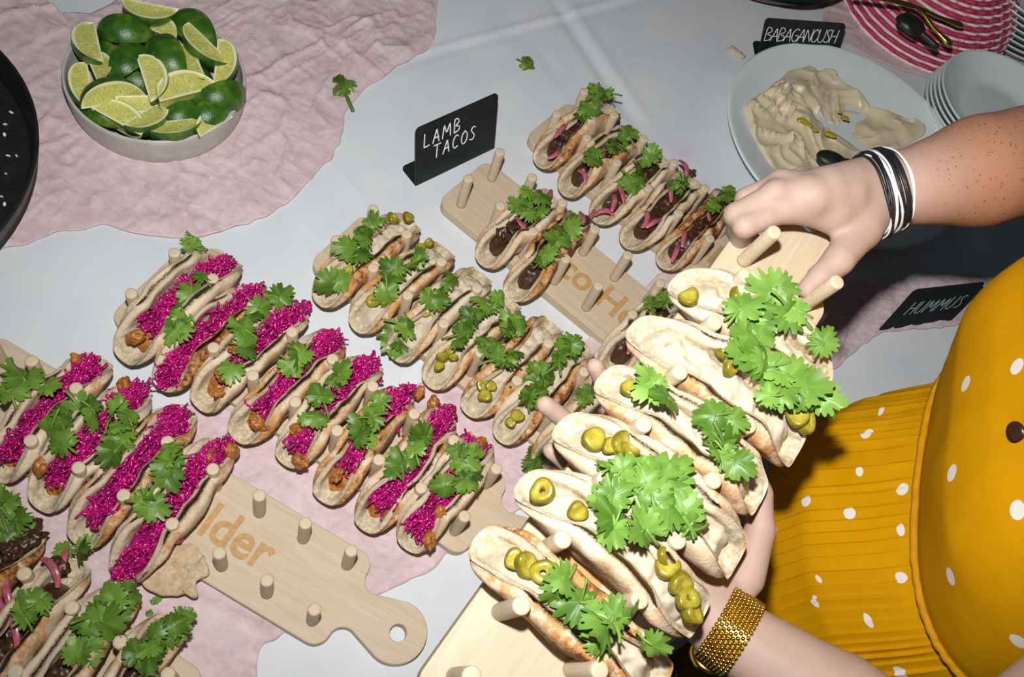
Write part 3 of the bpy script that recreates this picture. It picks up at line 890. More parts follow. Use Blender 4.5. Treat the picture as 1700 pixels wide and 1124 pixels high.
taco('D', 3, .6, 16.3, 4, 'cab', (.5, .65), 'golden cabbage taco with one broad cilantro leaf folded over its middle', [(500, 580, 3.8, 2), (478, 600, 3.0, 1)], cab=[(440, 690, 495, 600), (530, 560, 545, 540)], chick=[(428, 705, .9)], seed=4, flare=78)
taco('D', 4, .3, 15.4, 3, 'cab', (.06, .25), 'pale smooth cabbage taco with cilantro strip and chicken cubes at its near end', [(562, 625, 3.2, 3), (535, 662, 3.2, 2), (518, 690, 2.8, 2)], cab=[(500, 750, 535, 690), (590, 625, 625, 590)], chick=[(492, 718, .85), (498, 762, .85)], seed=5, flare=80)
taco('D', 5, 1.3, 15.3, 0, 'cab', (.7, .85), 'brown toasted cabbage taco with dark cilantro and a loose shred hanging off its tip', [(622, 690, 3.4, 3), (605, 715, 3.4, 3), (635, 668, 2.8, 2)], cab=[(565, 770, 600, 720), (630, 670, 690, 625)], chick=[(560, 790, .8), (700, 640, .7)], seed=6, flare=80)
taco('D', 6, 1.0, 16.0, 0, 'cab', (.5, .5), 'wide cabbage taco with a big magenta tuft at its near end and two leaf clumps', [(705, 728, 3.4, 3), (668, 778, 3.6, 3), (690, 750, 2.6, 1)], cab=[(630, 835, 660, 790), (725, 700, 760, 660)], chick=[(724, 660, .9)], seed=7, flare=74, tall=(1.05, .9))
taco('D', 7, .6, 15.1, 0, 'cab', (.08, .15), 'last pale cabbage taco of the row beside the board handle, thick cilantro on top', [(762, 762, 3.6, 3), (778, 792, 3.4, 3), (745, 806, 3.0, 2), (760, 740, 2.8, 1)], cab=[(700, 885, 735, 820), (790, 770, 805, 735)], chick=[(712, 895, .8), (728, 858, .8), (800, 735, .7)], seed=8, flare=74, dslot=-.1)
# cabbage tacos on board A
taco('A', 1, -.5, 15.5, 0, 'cab', (.2, .25), 'cabbage taco cut by the photo edge with large bright cilantro leaf', [(42, 632, 4.0, 2), (20, 655, 3.4, 2), (75, 640, 2.6, 1)], cab=[(70, 640, 150, 590), (-20, 740, 20, 680)], chick=[(130, 600, .7)], seed=9, flare=76, dslot=.2)
taco('A', 2, -.1, 15.2, 0, 'cab', (.15, .15), 'pale torn-ended cabbage taco with long cilantro sprigs lying across it', [(128, 670, 3.6, 2), (85, 708, 3.2, 2), (108, 738, 3.2, 2), (155, 682, 3.2, 2), (185, 690, 3.0, 2)], cab=[(75, 790, 130, 720), (160, 660, 225, 625)], chick=[(70, 780, .8), (205, 635, .8)], seed=10, flare=70, dslot=.2)
taco('A', 3, .1, 16.7, 0, 'cab', (.35, .85), 'cabbage taco with thick toasted brown wall and cilantro near its middle', [(208, 715, 3.4, 3), (192, 745, 3.2, 2), (215, 695, 2.6, 1)], cab=[(130, 850, 195, 760), (225, 730, 300, 670)], chick=[(222, 730, .6)], seed=11, flare=74, dslot=.2)
taco('A', 4, 1.0, 16.2, 0, 'cab', (.10, .35), 'cabbage taco with torn bread flap beside the bare board, magenta spilling from its tip', [(275, 782, 3.6, 3), (288, 768, 3.2, 2), (245, 838, 3.4, 3)], cab=[(205, 955, 260, 830), (290, 765, 380, 715)], chick=[(385, 745, .9), (350, 755, .7)], seed=12, flare=70, dslot=.2, extra=flap)
# jalapeno tacos on board E
taco('E', 0, .8, 16.6, 3, 'jal', (.75, .65), 'browned jalapeno taco farthest left of its row with two feathery cilantro leaves', [(588, 412, 3.8, 2), (556, 466, 3.8, 2), (622, 372, 2.8, 2), (606, 392, 2.8, 1)], [(680, 352), (652, 362), (578, 452, .8)], seed=20, flare=70, dslot=.1)
taco('E', 1, .7, 16.2, 3, 'jal', (.6, .6), 'toasted jalapeno taco with dark cilantro over cream and pepper cubes both ends', [(658, 452, 3.6, 3), (642, 480, 3.2, 2), (692, 432, 2.8, 2)], [(620, 500), (638, 502, .8), (698, 414, .8), (712, 404, .8), (688, 436, .7)], seed=21, flare=74, dslot=.1)
taco('E', 2, .4, 16.4, 3, 'jal', (.15, .22), 'pale jalapeno taco with a large fan of cilantro hanging over its near end', [(655, 562, 5.0, 2), (668, 540, 3.2, 1), (718, 495, 3.2, 2), (755, 458, 2.6, 2)], [(752, 465, .8), (706, 522, .7)], seed=22, flare=78, dslot=.15)
taco('E', 3, .6, 15.9, 2, 'jal', (.18, .6), 'jalapeno taco with stacked olive pepper cubes at its near end', [(812, 505, 3.4, 3), (762, 555, 3.0, 2), (785, 530, 2.8, 2)], [(736, 592), (747, 582, .8), (730, 606, .8), (752, 596, .7)], seed=23, flare=76, dslot=.1)
taco('E', 4, .0, 16.6, 3, 'jal', (.7, .6), 'browned jalapeno taco with a long cilantro stem sticking out over its side', [(852, 545, 3.4, 3), (832, 598, 3.8, 3), (866, 528, 2.8, 2), (818, 575, 3.2, 2)], [(802, 638), (806, 655), (815, 642, .8)], seed=24, flare=78, dslot=.15)
taco('E', 5, -.1, 17.0, 3, 'jal', (.1, .8), 'jalapeno taco with leafy cilantro strip and dotted brown wall next to the fingertips', [(952, 566, 3.6, 3), (905, 620, 3.8, 3), (882, 658, 3.4, 2), (928, 598, 3.4, 2)], [(860, 690), (850, 698, .8)], seed=25, flare=78, dslot=.05)
taco('E', 6, .0, 16.4, 0, 'jal', (.35, .2), 'jalapeno taco mostly hidden under the lifted board, cilantro at its tip', [(895, 755, 3.6, 2), (972, 655, 2.8, 2)], [(930, 720)], seed=26, flare=78)
# lamb tacos on boards B, C, F
taco('B', 1, 1.4, 15.4, 3, 'lamb', (.15, .22), 'pale lamb taco with upright cilantro sprig nearest to the lamb tacos sign', [(892, 322, 3.4, 2), (862, 345, 2.8, 2), (885, 352, 2.8, 1)], onion=[(862, 372, 3.2, 80), (868, 385, 2.6, 40), (910, 328, 3, 20)], lamb=[(832, 398, .9), (846, 388, .9)], seed=30, flare=72, dslot=.1)
taco('B', 2, 2.0, 16.6, -3, 'lamb', (.9, .8), 'charred spotted lamb taco standing beside the bare part of the board', [(945, 385, 3.4, 2), (928, 402, 3.2, 2), (902, 425, 3.0, 2), (958, 368, 2.6, 1)], onion=[(968, 360, 3, 30)], lamb=[(972, 366, .8), (890, 440, .7)], seed=31, flare=78)
taco('B', 5, 2.3, 15.4, 3, 'lamb', (.1, .1), 'pale lamb taco half hidden behind the lifted board', [(1085, 508, 3.4, 2), (1105, 490, 2.8, 2)], onion=[(1050, 568, 4, 20), (1080, 520, 3, 30)], lamb=[(1040, 560, .8)], seed=32, flare=68, dslot=-.05)
taco('C', 0, .4, 16.8, 3, 'lamb', (.45, .7), 'lamb taco at the far end of the back row with cilantro on its tip', [(992, 148, 3.4, 3), (1008, 156, 3.0, 2), (982, 178, 3.2, 2), (970, 196, 2.8, 1)], onion=[(932, 216, 4, 10), (925, 250, 3, 0)], lamb=[(935, 235, .8)], seed=33, flare=78, dslot=.05)
taco('C', 1, 1.2, 17.2, 3, 'lamb', (.3, .5), 'second lamb taco of the back row with a pink onion curl in its mouth', [(1045, 225, 3.2, 2), (1032, 242, 3.2, 2), (988, 260, 3.4, 2)], onion=[(970, 290, 2.6, 60), (1000, 262, 3.6, 40), (985, 280, 2.4, 10)], lamb=[(995, 265, .8)], seed=34, flare=76, dslot=.05)
taco('C', 2, 1.5, 16.8, 3, 'lamb', (.2, .12), 'pale lamb taco in the middle of the back row with onions trailing out', [(1050, 298, 3.6, 2), (1080, 262, 3.0, 2), (1062, 280, 3.0, 1)], onion=[(1030, 320, 3.6, 60), (1010, 345, 3.4, -40), (985, 345, 4, 0), (1020, 335, 3, 30)], lamb=[(1060, 275, .7)], seed=35, flare=76, dslot=.1)
taco('C', 3, 1.3, 17.2, 3, 'lamb', (.28, .2), 'open lamb taco of the back row with onion loops and one small cilantro leaf', [(1135, 300, 3.0, 2), (1122, 302, 2.4, 1)], onion=[(1140, 272, 3, 60), (1070, 360, 4, 40), (1108, 322, 3.6, 50), (1085, 372, 3, -10)], lamb=[(1152, 280, .8), (1110, 318, .7)], seed=36, flare=74, dslot=.1)
taco('C', 4, .0, 17.4, 3, 'lamb', (.9, .9), 'dark toasted lamb taco of the back row closest to the hand', [(1200, 325, 2.8, 2), (1188, 342, 2.6, 1)], onion=[(1172, 352, 3.4, 50), (1135, 395, 3.2, 30), (1125, 415, 3.2, 20)], lamb=[(1150, 380, .8), (1185, 350, .7)], seed=37, flare=80, dslot=.1)
taco('F', 4, 1.0, 16.4, -4, 'lamb', (.3, .8), 'lamb taco in the lower corner with a black glossy chunk of meat', [(12, 880, 3.6, 3), (4, 838, 3.4, 2)], onion=[(15, 985, 4, 50), (10, 1010, 3, 80)], lamb=[(40, 892, 1.6), (20, 915, 1.2)], seed=38, flare=74)
taco('F', 5, 1.2, 16.4, -4, 'lamb', (.6, .35), 'lamb taco with short browned wall and dark onions near the photo corner', [(128, 915, 3.4, 2), (60, 1010, 3.2, 2), (45, 1030, 2.8, 1)], onion=[(85, 945, 3.6, 60), (25, 1040, 4.5, 50), (100, 930, 3, 20)], lamb=[(100, 940, .9)], seed=39, flare=76)
taco('F', 6, .6, 16.6, -5, 'lamb', (.12, .45), 'pale lamb taco with a thick bed of cilantro in the near corner', [(198, 990, 3.6, 3), (165, 1030, 4.0, 3), (185, 1005, 3.6, 2), (135, 1068, 3.6, 3)], onion=[(120, 1090, 3.4, 60)], lamb=[(130, 1085, .8)], seed=40, flare=74)
taco('F', 7, .6, 16.4, -5, 'lamb', (.3, .5), 'last lamb taco at the bottom edge with a single strip of cilantro', [(272, 1050, 3.4, 3), (248, 1082, 3.4, 3), (292, 1034, 3.0, 2)], seed=41, flare=80)
taco('F', 3, -1.0, 15.5, 0, 'lamb', (.15, .2), 'taco tip poking in at the photo edge above the dark lamb', [(6, 832, 3.0, 2)], seed=42, flare=74)
# lifted tacos on board G
g = dict(bright=True)
taco('G', 1, .6, 16.6, 0, 'jal', (.8, .7), 'lifted jalapeno taco nearest the camera with charred spots', [(942, 962, 3.4, 2), (972, 1000, 3.4, 2), (1008, 1030, 3.6, 2), (1000, 1062, 3.0, 1), (1035, 1038, 3.0, 1)], [(870, 938), (898, 952), (852, 930, .8)], seed=50, flare=80, **g)
taco('G', 2, .6, 16.4, 0, 'jal', (.18, .04), 'pale lifted jalapeno taco with pepper slices at both ends', [(1012, 825, 3.6, 2), (1022, 868, 3.2, 2), (1078, 885, 3.0, 2)], [(902, 815), (1108, 940), (1130, 968), (1146, 992), (1158, 1016), (955, 850, .8), (1100, 922, .8)], seed=51, flare=74, **g)
taco('G', 3, .6, 16.8, 0, 'jal', (.2, .22), 'lifted jalapeno taco piled high with cilantro above the palm', [(1062, 788, 4.2, 2), (1100, 800, 4.2, 2), (1140, 858, 3.8, 2), (1162, 878, 3.4, 2), (1038, 800, 3.4, 2), (1085, 828, 3.4, 2)], [(985, 730), (1025, 740), (1040, 752, .8), (1008, 744, .7)], seed=52, flare=76, **g)
taco('G', 4, .4, 15.6, 0, 'jal', (.22, .05), 'pale lifted taco with few leaves between two fuller ones', [(1088, 648, 3.2, 2), (1112, 665, 2.8, 1), (1195, 688, 3.0, 1), (1202, 728, 3.2, 2), (1218, 760, 3.0, 2)], [(1045, 645, .8)], seed=53, flare=80, **g)
taco('G', 5, .5, 16.6, 0, 'jal', (.4, .05), 'lifted taco with dense cilantro and a round pepper slice below the back one', [(1252, 566, 3.4, 2), (1270, 602, 4.2, 2), (1302, 620, 4.2, 2), (1332, 642, 3.8, 2), (1292, 652, 3.4, 1), (1362, 655, 3.2, 2), (1242, 590, 3.2, 1)], [(1198, 582, 1.2), (1215, 600), (1207, 612, .9), (1345, 694, 1.1), (1328, 690)], seed=54, flare=66, dslot=.0, tall=(1, 1.05), **g)
taco('G', 6, .5, 15.6, 0, 'jal', (.05, .05), 'topmost lifted taco beside the gripping hand with one broad cilantro leaf', [(1290, 492, 4.2, 1), (1320, 522, 4.2, 2), (1226, 515, 3.2, 1), (1258, 532, 3.2, 2), (1368, 572, 2.8, 1)], [(1145, 493, .9), (1218, 497, .9), (1242, 506, .9)], seed=55, flare=68, dslot=.1, **g)

# ------------------------------------------------------------------ bowl of limes
bc = at(259, 124, 3.4); bc[2] = -1.42
b = thing('lime_bowl', rigid(bc), 'shallow grey stoneware bowl full of lime wedges on pink gauze', 'bowl')
R0 = 10.5
V, F = lathe(smooth_profile([(0.02, .25), (5, .2), (R0-1.4, .05), (R0-.35, 1.2), (R0-.05, 3.6), (R0, 4.7), (R0-.18, 5.0), (R0-.42, 4.75), (R0-.6, 3.2), (R0-1.1, 1.4), (R0-2.2, .85), (5, .75), (0.02, .7)], 4), 96)
link('vessel', mesh('vessel', V, F, MT['stone']), b)
V, F = lathe([(R0-1.6, 0), (R0-1.3, .3), (R0-2.0, .3), (R0-1.9, 0), (R0-1.6, 0)], 64)
link('foot_ring', mesh('foot_ring', V, F, MT['stone']), b)


def lime_geo(seed, L=6.0, wedge=80):
    """wedge of a lime: core along X, rind towards +Z"""
    r = np.random.default_rng(seed); nx, na, nr = 26, 12, 7
    u = np.sin(np.linspace(-.5, .5, nx)*np.pi*.99); R = L*.42*np.sqrt(np.clip(1-u**2, .0004, 1))*(1+.0*u); R = R*(1-.12*u**6)
    x = u*L/2*(1+.06*np.sign(u)*np.abs(u)**8); al = math.radians(wedge/2); an = np.linspace(-al, al, na)
    V = []; F = []; UV = []; rind = []
    A = np.stack([np.repeat(x[:, None], na, 1), R[:, None]*np.sin(an), R[:, None]*np.cos(an)], -1)
    V.append(A.reshape(-1, 3)); F.append(grid_faces(nx, na)[:, ::-1]); UV.append(np.stack([np.repeat(u[:, None], na, 1), np.ones((nx, na))], -1).reshape(-1, 2)); rind.append(np.ones(nx*na))
    o = nx*na
    for s in (-1, 1):
        t = np.linspace(0, 1, nr)
        B = np.stack([np.repeat(x[:, None], nr, 1), R[:, None]*t*math.sin(s*al), R[:, None]*t*math.cos(al)], -1)
        nrm = np.array([0, s*math.cos(al), -math.sin(al)])
        B = B+nrm*(.10*noise(np.stack([B[..., 0]*1.4, t[None, :]*4*np.ones((nx, 1)), 0*B[..., 0]+s*5], -1), seed)*np.sin(np.pi*t)[None, :]-.12*np.sin(np.pi*t)[None, :])[..., None]
        V.append(B.reshape(-1, 3)); f = grid_faces(nx, nr, off=o); F.append(f if s < 0 else f[:, ::-1])
        UV.append(np.stack([np.repeat(u[:, None], nr, 1), np.repeat(t[None], nx, 0)], -1).reshape(-1, 2)); rind.append(np.zeros(nx*nr)); o += nx*nr
    return np.vstack(V), np.vstack(F), np.vstack(UV), np.concatenate(rind)


LG = []
for i in range(5):
    V, F, UV, rd = lime_geo(60+i, 5.9+.15*i, 78+5*i); LG.append(mesh('lime_wedge', V-np.array([0, 0, 1.1]), F, MT['lime'], attrs={'rind': rd}, uv=UV))
# pixel, height, image angle of the long axis, roll (0 rind up, 180 core up, +-70 a cut face up), label
LIMES = [
    (246, 22, 6.0, 8, 125, 1.0, 'lime wedge leaning over the back rim, cut face up'), (205, 52, 5.0, 4, 22, 1.0, 'dark green lime wedge lying flat behind the front pile with a strip of cut flesh'),
    (149, 76, 5.2, 78, 120, 1.05, 'upright lime wedge on the side rim facing the pan'), (166, 116, 5.0, 68, -120, .85, 'small pale lime wedge beside the upright one'),
    (137, 146, 3.6, 80, 110, .9, 'pale lime wedge standing against the rim under the upright one'), (216, 100, 5.6, -48, 8, 1.05, 'round green lime rind in the middle of the heap'),
    (277, 92, 6.2, 58, 14, 1.1, 'dark glossy lime wedge at the top of the heap with bright glint'), (253, 132, 6.0, 72, -122, 1.0, 'triangular yellow lime wedge leaning on the dark glossy one'),
    (318, 46, 4.4, 40, 10, 1.05, 'dark green lime wedge by the back rim with rind up'), (336, 80, 5.0, 38, 118, 1.0, 'long pale lime wedge along the right-hand inside of the bowl'),
    (374, 106, 4.4, 98, -112, 1.0, 'crescent lime wedge standing by the rim toward the sign'), (266, 50, 4.2, 30, -118, .9, 'half hidden lime wedge behind the glossy dark one'),
    (316, 108, 4.6, 70, 122, 1.0, 'lime wedge half hidden behind the brightest half-moon'), (303, 152, 5.2, -22, -118, 1.1, 'brightest half-moon lime wedge with juicy yellow flesh'),
    (182, 156, 4.8, -14, -62, 1.05, 'lime wedge with both dark rind and cut flesh showing at the near side'), (229, 172, 4.0, -5, 150, .8, 'small lime wedge in the centre of the near side'),
    (200, 198, 3.8, 28, -125, 1.0, 'lime wedge lying on the near rim with white pith line'), (247, 200, 3.8, -40, 125, .95, 'lime wedge tilted against the near rim with rind below'),
    (288, 216, 3.4, -4, 118, .95, 'wide lime wedge resting inside the near rim'), (366, 164, 4.0, -18, 50, .95, 'dark lime wedge by the rim with a narrow grey-green face'),
    (346, 192, 3.4, -22, 30, .95, 'dark lime wedge low in the bowl near the rim'), (305, 188, 3.0, -24, 20, .95, 'dark lime wedge wedged under the half-moon slice'),
    (166, 182, 2.8, 35, 20, .95, 'dark lime wedge low at the near side under the two-toned one'), (350, 208, 3.2, -35, -110, .75, 'small lime wedge leaning on the near rim with pale tip'),
    (215, 140, 2.6, 20, 60, 1.0, 'lime wedge buried in the middle under the triangular one'), (330, 130, 2.4, 60, -60, 1.0, 'lime wedge buried beside the crescent one'), (190, 90, 2.6, 50, 70, 1.0, 'lime wedge buried below the round green one')]
for i, (u, v, z, ang, roll, sc, lb) in enumerate(LIMES):
    c = at(u, v, z); a = math.radians(ang)
    d = at(u+30*math.cos(a), v+30*math.sin(a), z)-c; d /= np.linalg.norm(d)
    yw = math.atan2(d[1], d[0]); r = np.random.default_rng(i)
    m = rigid(c) @ Matrix.Rotation(yw, 4, 'Z') @ Matrix.Rotation(r.uniform(-.25, .25), 4, 'Y') @ Matrix.Rotation(math.radians(roll), 4, 'X') @ Matrix.Scale(sc*1.1, 4)
    tag(link('lime_wedge', LG[i % 5], None, m), lb, 'lime', 'lime wedges in the grey bowl')

# ------------------------------------------------------------------ black pan
pa, pb, pc = at(0, 88, 2.6)[:2], at(66, 222, 2.6)[:2], at(0, 394, 2.6)[:2]
A2 = 2*np.array([pb-pa, pc-pa]); cc = np.linalg.solve(A2, [pb@pb-pa@pa, pc@pc-pa@pa]); RP = float(np.linalg.norm(cc-pa))
pan = thing('frying_pan', rigid((cc[0], cc[1], -.75)), 'black iron pan with pale sesame crumbs on pink gauze', 'pan')
V, F = lathe(smooth_profile([(0.02, 0), (RP-3, 0), (RP-.9, 1.2), (RP, 3.8), (RP-.1, 4.05), (RP-.4, 3.9), (RP-1.4, 1.4), (RP-3.4, .5), (0.02, .45)], 4), 80)
link('vessel', mesh('vessel', V, F, MT['iron']), pan)
hd = np.array([-.9, .43, 0]); P = [hd*(RP-.3)+np.array([0, 0, 3.3]), hd*(RP+5)+np.array([0, 0, 4.2]), hd*(RP+12)+np.array([0, 0, 5]), hd*(RP+19)+np.array([0, 0, 5.2])]
link('handle', mesh('handle', *tube(smooth_profile(P), 1.2, 10, .5), MT['iron']), pan)
r = np.random.default_rng(8); parts = []
for u, v in ((8, 205), (7, 222), (13, 257), (9, 287), (8, 340), (20, 190), (28, 260), (2, 325), (-20, 250), (-30, 180), (-15, 300), (-40, 220)):
    q = at(u, v, 0)-np.array([cc[0], cc[1], 0]); rr_ = np.linalg.norm(q[:2]); q[2] = .6+max(0, (rr_-(RP-3.4)))*.6
    Vs, Fs = ICO1; parts.append((Vs*np.array([.28, .17, .12])@rot_rand(r).T+q, Fs))
V, F = join(parts); tag(link('sesame_crumbs', mesh('sesame_crumbs', V, F, MT['sesame']), pan), kind='stuff')

# ------------------------------------------------------------------ signs with hand lettering
GL = {'L': [[(0, 1), (0, 0), (.55, .04)]], 'A': [[(0, 0), (.35, 1), (.65, 0)], [(.1, .35), (.6, .38)]], 'M': [[(0, 0), (.12, 1), (.42, .3), (.75, 1), (.85, 0)]],
      'B': [[(.05, 0), (.05, 1), (.45, .92), (.5, .7), (.1, .52), (.55, .4), (.55, .1), (.05, 0)]], 'T': [[(0, 1), (.75, 1)], [(.38, 1), (.38, 0)]],
      'C': [[(.6, .85), (.35, 1), (.1, .75), (.05, .35), (.25, .02), (.6, .12)]], 'O': [[(.35, 1), (.08, .75), (.05, .3), (.3, 0), (.6, .25), (.62, .7), (.35, 1)]],
      'S': [[(.55, .9), (.3, 1), (.1, .8), (.3, .55), (.5, .3), (.35, .02), (.02, .1)]], 'G': [[(.6, .85), (.35, 1), (.08, .7), (.08, .25), (.35, 0), (.62, .2), (.62, .48), (.38, .45)]],
      'N': [[(0, 0), (.05, 1), (.58, 0), (.62, 1)]], 'U': [[(0, 1), (.03, .25), (.3, 0), (.58, .25), (.6, 1)]], 'H': [[(0, 1), (0, 0)], [(.58, 1), (.58, 0)], [(0, .5), (.58, .52)]]}


def sign(label, c00, c10, up, foot, lines, ink, rad, wdt=.2):
    """L-shaped black card: bottom corners c00, c10 and up vector (cm), foot vector"""
    c00, c10, up, foot = [np.array(q, float) for q in (c00, c10, up, foot)]
    w = np.linalg.norm(c10-c00); ex = (c10-c00)/w; h = np.linalg.norm(up); ey = up/h; nr = np.cross(ex, ey)
    t = thing('menu_sign', rigid(c00), label, 'sign', 'black table signs')

    def panel(o, eu, lu, ev, lv, th):
        R = .7; P = arc(R, R, .02, 180, 270, 2)+arc(lu-R, R, .02, 270, 360, 2)+arc(lu-R, lv-R, R, 0, 90, 6)+arc(R, lv-R, R, 90, 180, 6)
        P[0:4] = [(0, 0), (.01, 0), (lu-.01, 0), (lu, 0)]
        n = len(P); nn = np.cross(eu, ev); A_ = np.array([o+eu*x+ev*y for x, y in P]); B_ = A_-nn*th
        F = [tuple(range(n)), tuple(range(2*n-1, n-1, -1))]+[(i, n+i, n+(i+1) % n, (i+1) % n) for i in range(n)]
        return np.vstack([A_, B_]), F
    z0 = np.zeros(3)
    V, F = panel(z0, ex, w, ey, h, wdt); link('card', mesh('card', V, F, MT['black'], False), t)
    lf = np.linalg.norm(foot); V, F = panel(z0, ex, w, foot/lf, lf, -wdt if np.cross(ex, foot)[2] < 0 else wdt); link('foot', mesh('foot', V, F, MT['black'], False), t)
    parts = []
    for txt, x0, y0, hh, sp, sl in lines:
        x = x0
        for ch in txt:
            for st in GL[ch]:
                P = resample(smooth_profile(st, 5) if ch in 'BCOSGU' else st, 18)
                parts.append(tube(np.array([ex*(x+px_*hh*.8+sl*py_*hh)+ey*(y0+py_*hh+.03*(x-x0))+nr*.03 for px_, py_ in P]), rad, 5, .5, up=tuple(nr)))
            x += (max(p[0] for s in GL[ch] for p in s)*.8+.28)*hh*sp
    V, F = join(parts); link('lettering', mesh('lettering', V, F, MT[ink]), t)
    return t


def upvec(c, uv, lean_dir, hgt, bz=-1.5):
    """top corner at pixel uv and height bz+hgt"""
    return at(uv[0], uv[1], bz+hgt)-c


c00, c10 = at(690, 309, -1.5), at(821, 246, -1.5)
upv = .5*((at(692, 214, 6.4)-c00)+(at(826, 154, 6.4)-c10))
ft = at(668, 276, -1.45)-c00
ft = ft-(c10-c00)*((ft@(c10-c00))/((c10-c00)@(c10-c00)))*1.0
sign('black card sign reading LAMB TACOS on the white cloth', c00, c10, upv, ft, [('LAMB', 1.3, 5.2, 1.9, 1.0, .05), ('TACOS', 2.7, 2.9, 1.9, .98, .08)], 'chalk', .10)
c00, c10 = at(1256, 105, -1.5), at(1385, 112, -1.5)
upv = .5*((at(1277, 30, 6.0)-c00)+(at(1400, 40, 6.0)-c10))
sign('black card sign reading BABAGANOUSH behind the large plate', c00, c10, upv, np.array([-2.0, 4.5, 0]), [('BABAGANOUSH', .4, 4.1, 2.3, .66, .12)], 'chalk', .075)
c00, c10 = at(1458, 550, -1.3), at(1577, 535, -1.3)
upv = .5*((at(1520, 483, 3.5)-c00)+(at(1637, 466, 3.5)-c10))
sign('tilted black card sign reading HUMMUS on pink gauze by the yellow dress', c00, c10, upv, np.array([-1.0, 4.5, 0]), [('HUMMUS', 2.0, 2.6, 2.2, .88, .12)], 'chalkdim', .055)

# ------------------------------------------------------------------ babaganoush plate
pcn = at(1402, 240, 1.0); pcn[2] = -1.45
pl = thing('serving_plate', rigid(pcn), 'large pale round plate smeared with babaganoush under the arm', 'plate')
PR = 19.0
V, F = lathe(smooth_profile([(.02, .3), (9, .2), (9.6, 0), (10.4, .2), (14, 1.2), (PR, 3.3), (PR+.1, 3.55), (PR-.3, 3.6), (14, 1.9), (11, 1.0), (6, .7), (.02, .65)], 4), 112)
link('dish', mesh('dish', V, F, MT['plate']), pl)


def spread():
    n = 150; g_ = np.linspace(-1, 1, n); X, Y = np.meshgrid(g_, g_, indexing='ij')
    poly = np.array([at(u, v, .8)[:2]-pcn[:2] for u, v in ((1236, 178), (1262, 152), (1290, 132), (1340, 114), (1385, 122), (1420, 148), (1450, 172), (1500, 190), (1532, 205), (1530, 226), (1480, 245), (1430, 290), (1370, 300), (1300, 290), (1270, 262), (1245, 222))])
    c = poly.mean(0); an = np.arctan2(*(poly-c).T[::-1]); rd = np.linalg.norm(poly-c, axis=1); k = np.argsort(an)
    an, rd = an[k], rd[k]; an = np.concatenate([an-2*np.pi, an, an+2*np.pi]); rd = np.tile(rd, 3)
    th = np.linspace(-np.pi, np.pi, 160); r_ = np.interp(th, an, rd); r_ = r_*(1+.06*noise(np.stack([np.cos(th)*4, np.sin(th)*4, 0*th], -1), 4))
    r_[-1] = r_[0]
    nr = 70; t = np.linspace(0, 1, nr)
    X = c[0]+r_[:, None]*t*np.cos(th)[:, None]; Y = c[1]+r_[:, None]*t*np.sin(th)[:, None]
    P = np.stack([X, Y, 0*X], -1)
    warp = np.stack([fbm(P/7, 2, 2), fbm(P/7, 9, 2), 0*X], -1)*1.5
    Q = P/np.array([5.0, 5.0, 1])+warp
    d = np.array([.75, -.66]); al = (P[..., 0]*d[0]+P[..., 1]*d[1]); ac = P[..., 0]*d[1]-P[..., 1]*d[0]
    w2 = 1.6*fbm(np.stack([al/7, ac/7, 0*X], -1), 21, 2)
    rid = (1-np.abs(noise(np.stack([al/9+w2*.3, ac/2.6+w2, 0*X], -1), 14)))**3
    rid2 = (1-np.abs(noise(np.stack([Q[..., 0]*1.1, Q[..., 1]*1.1, 0*X+4], -1), 15)))**5
    ax = at(1300, 190, .8)[:2]-pcn[:2]; heap = np.exp(-(((X-ax[0])**2+(Y-ax[1])**2)/55))
    h = (.15+1.0*heap+1.0*rid*(.45+.9*heap)+1.2*rid2*(.25+heap)+.45*noise(P/3.2, 33))*np.clip((1-t)[None, :]/.05, 0, 1)**.4
    # thin trough scraped through the middle
    a, b = at(1345, 170, .8)[:2]-pcn[:2], at(1450, 240, .8)[:2]-pcn[:2]
    s, tt, L = seg_line(P, np.array([*a, 0]), np.array([*b, 0])); m = np.exp(-(s/1.1)**2)*np.clip((tt+2)/3, 0, 1)*np.clip((L+2-tt)/3, 0, 1)
    h = h*(1-m)-.15*m
    rr = np.sqrt(X**2+Y**2); base = np.interp(rr, [0, 6, 11, 14, PR], [.65, .7, 1.0, 1.9, 3.6])
    return np.stack([X, Y, base-.05+h], -1).reshape(-1, 3), grid_faces(160, nr)


V, F = spread(); link('babaganoush', mesh('babaganoush', V, F, simple('babaganoush', (.68, .58, .385), .38, .45, .06, 60, .1)), pl)
r = np.random.default_rng(3); parts = []
MT['oil'] = simple('olive_oil', (.45, .36, .02), .1, .6, .2, 80, coat=.6)
for u, v, a in ((1335, 200, 1.0), (1345, 206, .6), (1380, 222, .9), (1405, 195, .7), (1395, 185, .4), (1355, 215, .5)):
    q = at(u, v, 1.7)-pcn; Vs, Fs = lump_geo(a, int(u), .25, (1, .6, .22), ICO2); parts.append((Vs+np.array([q[0], q[1], 3.0]), Fs))
V, F = join(parts); link('olive_oil_drops', mesh('olive_oil_drops', V, F, MT['oil']), pl)
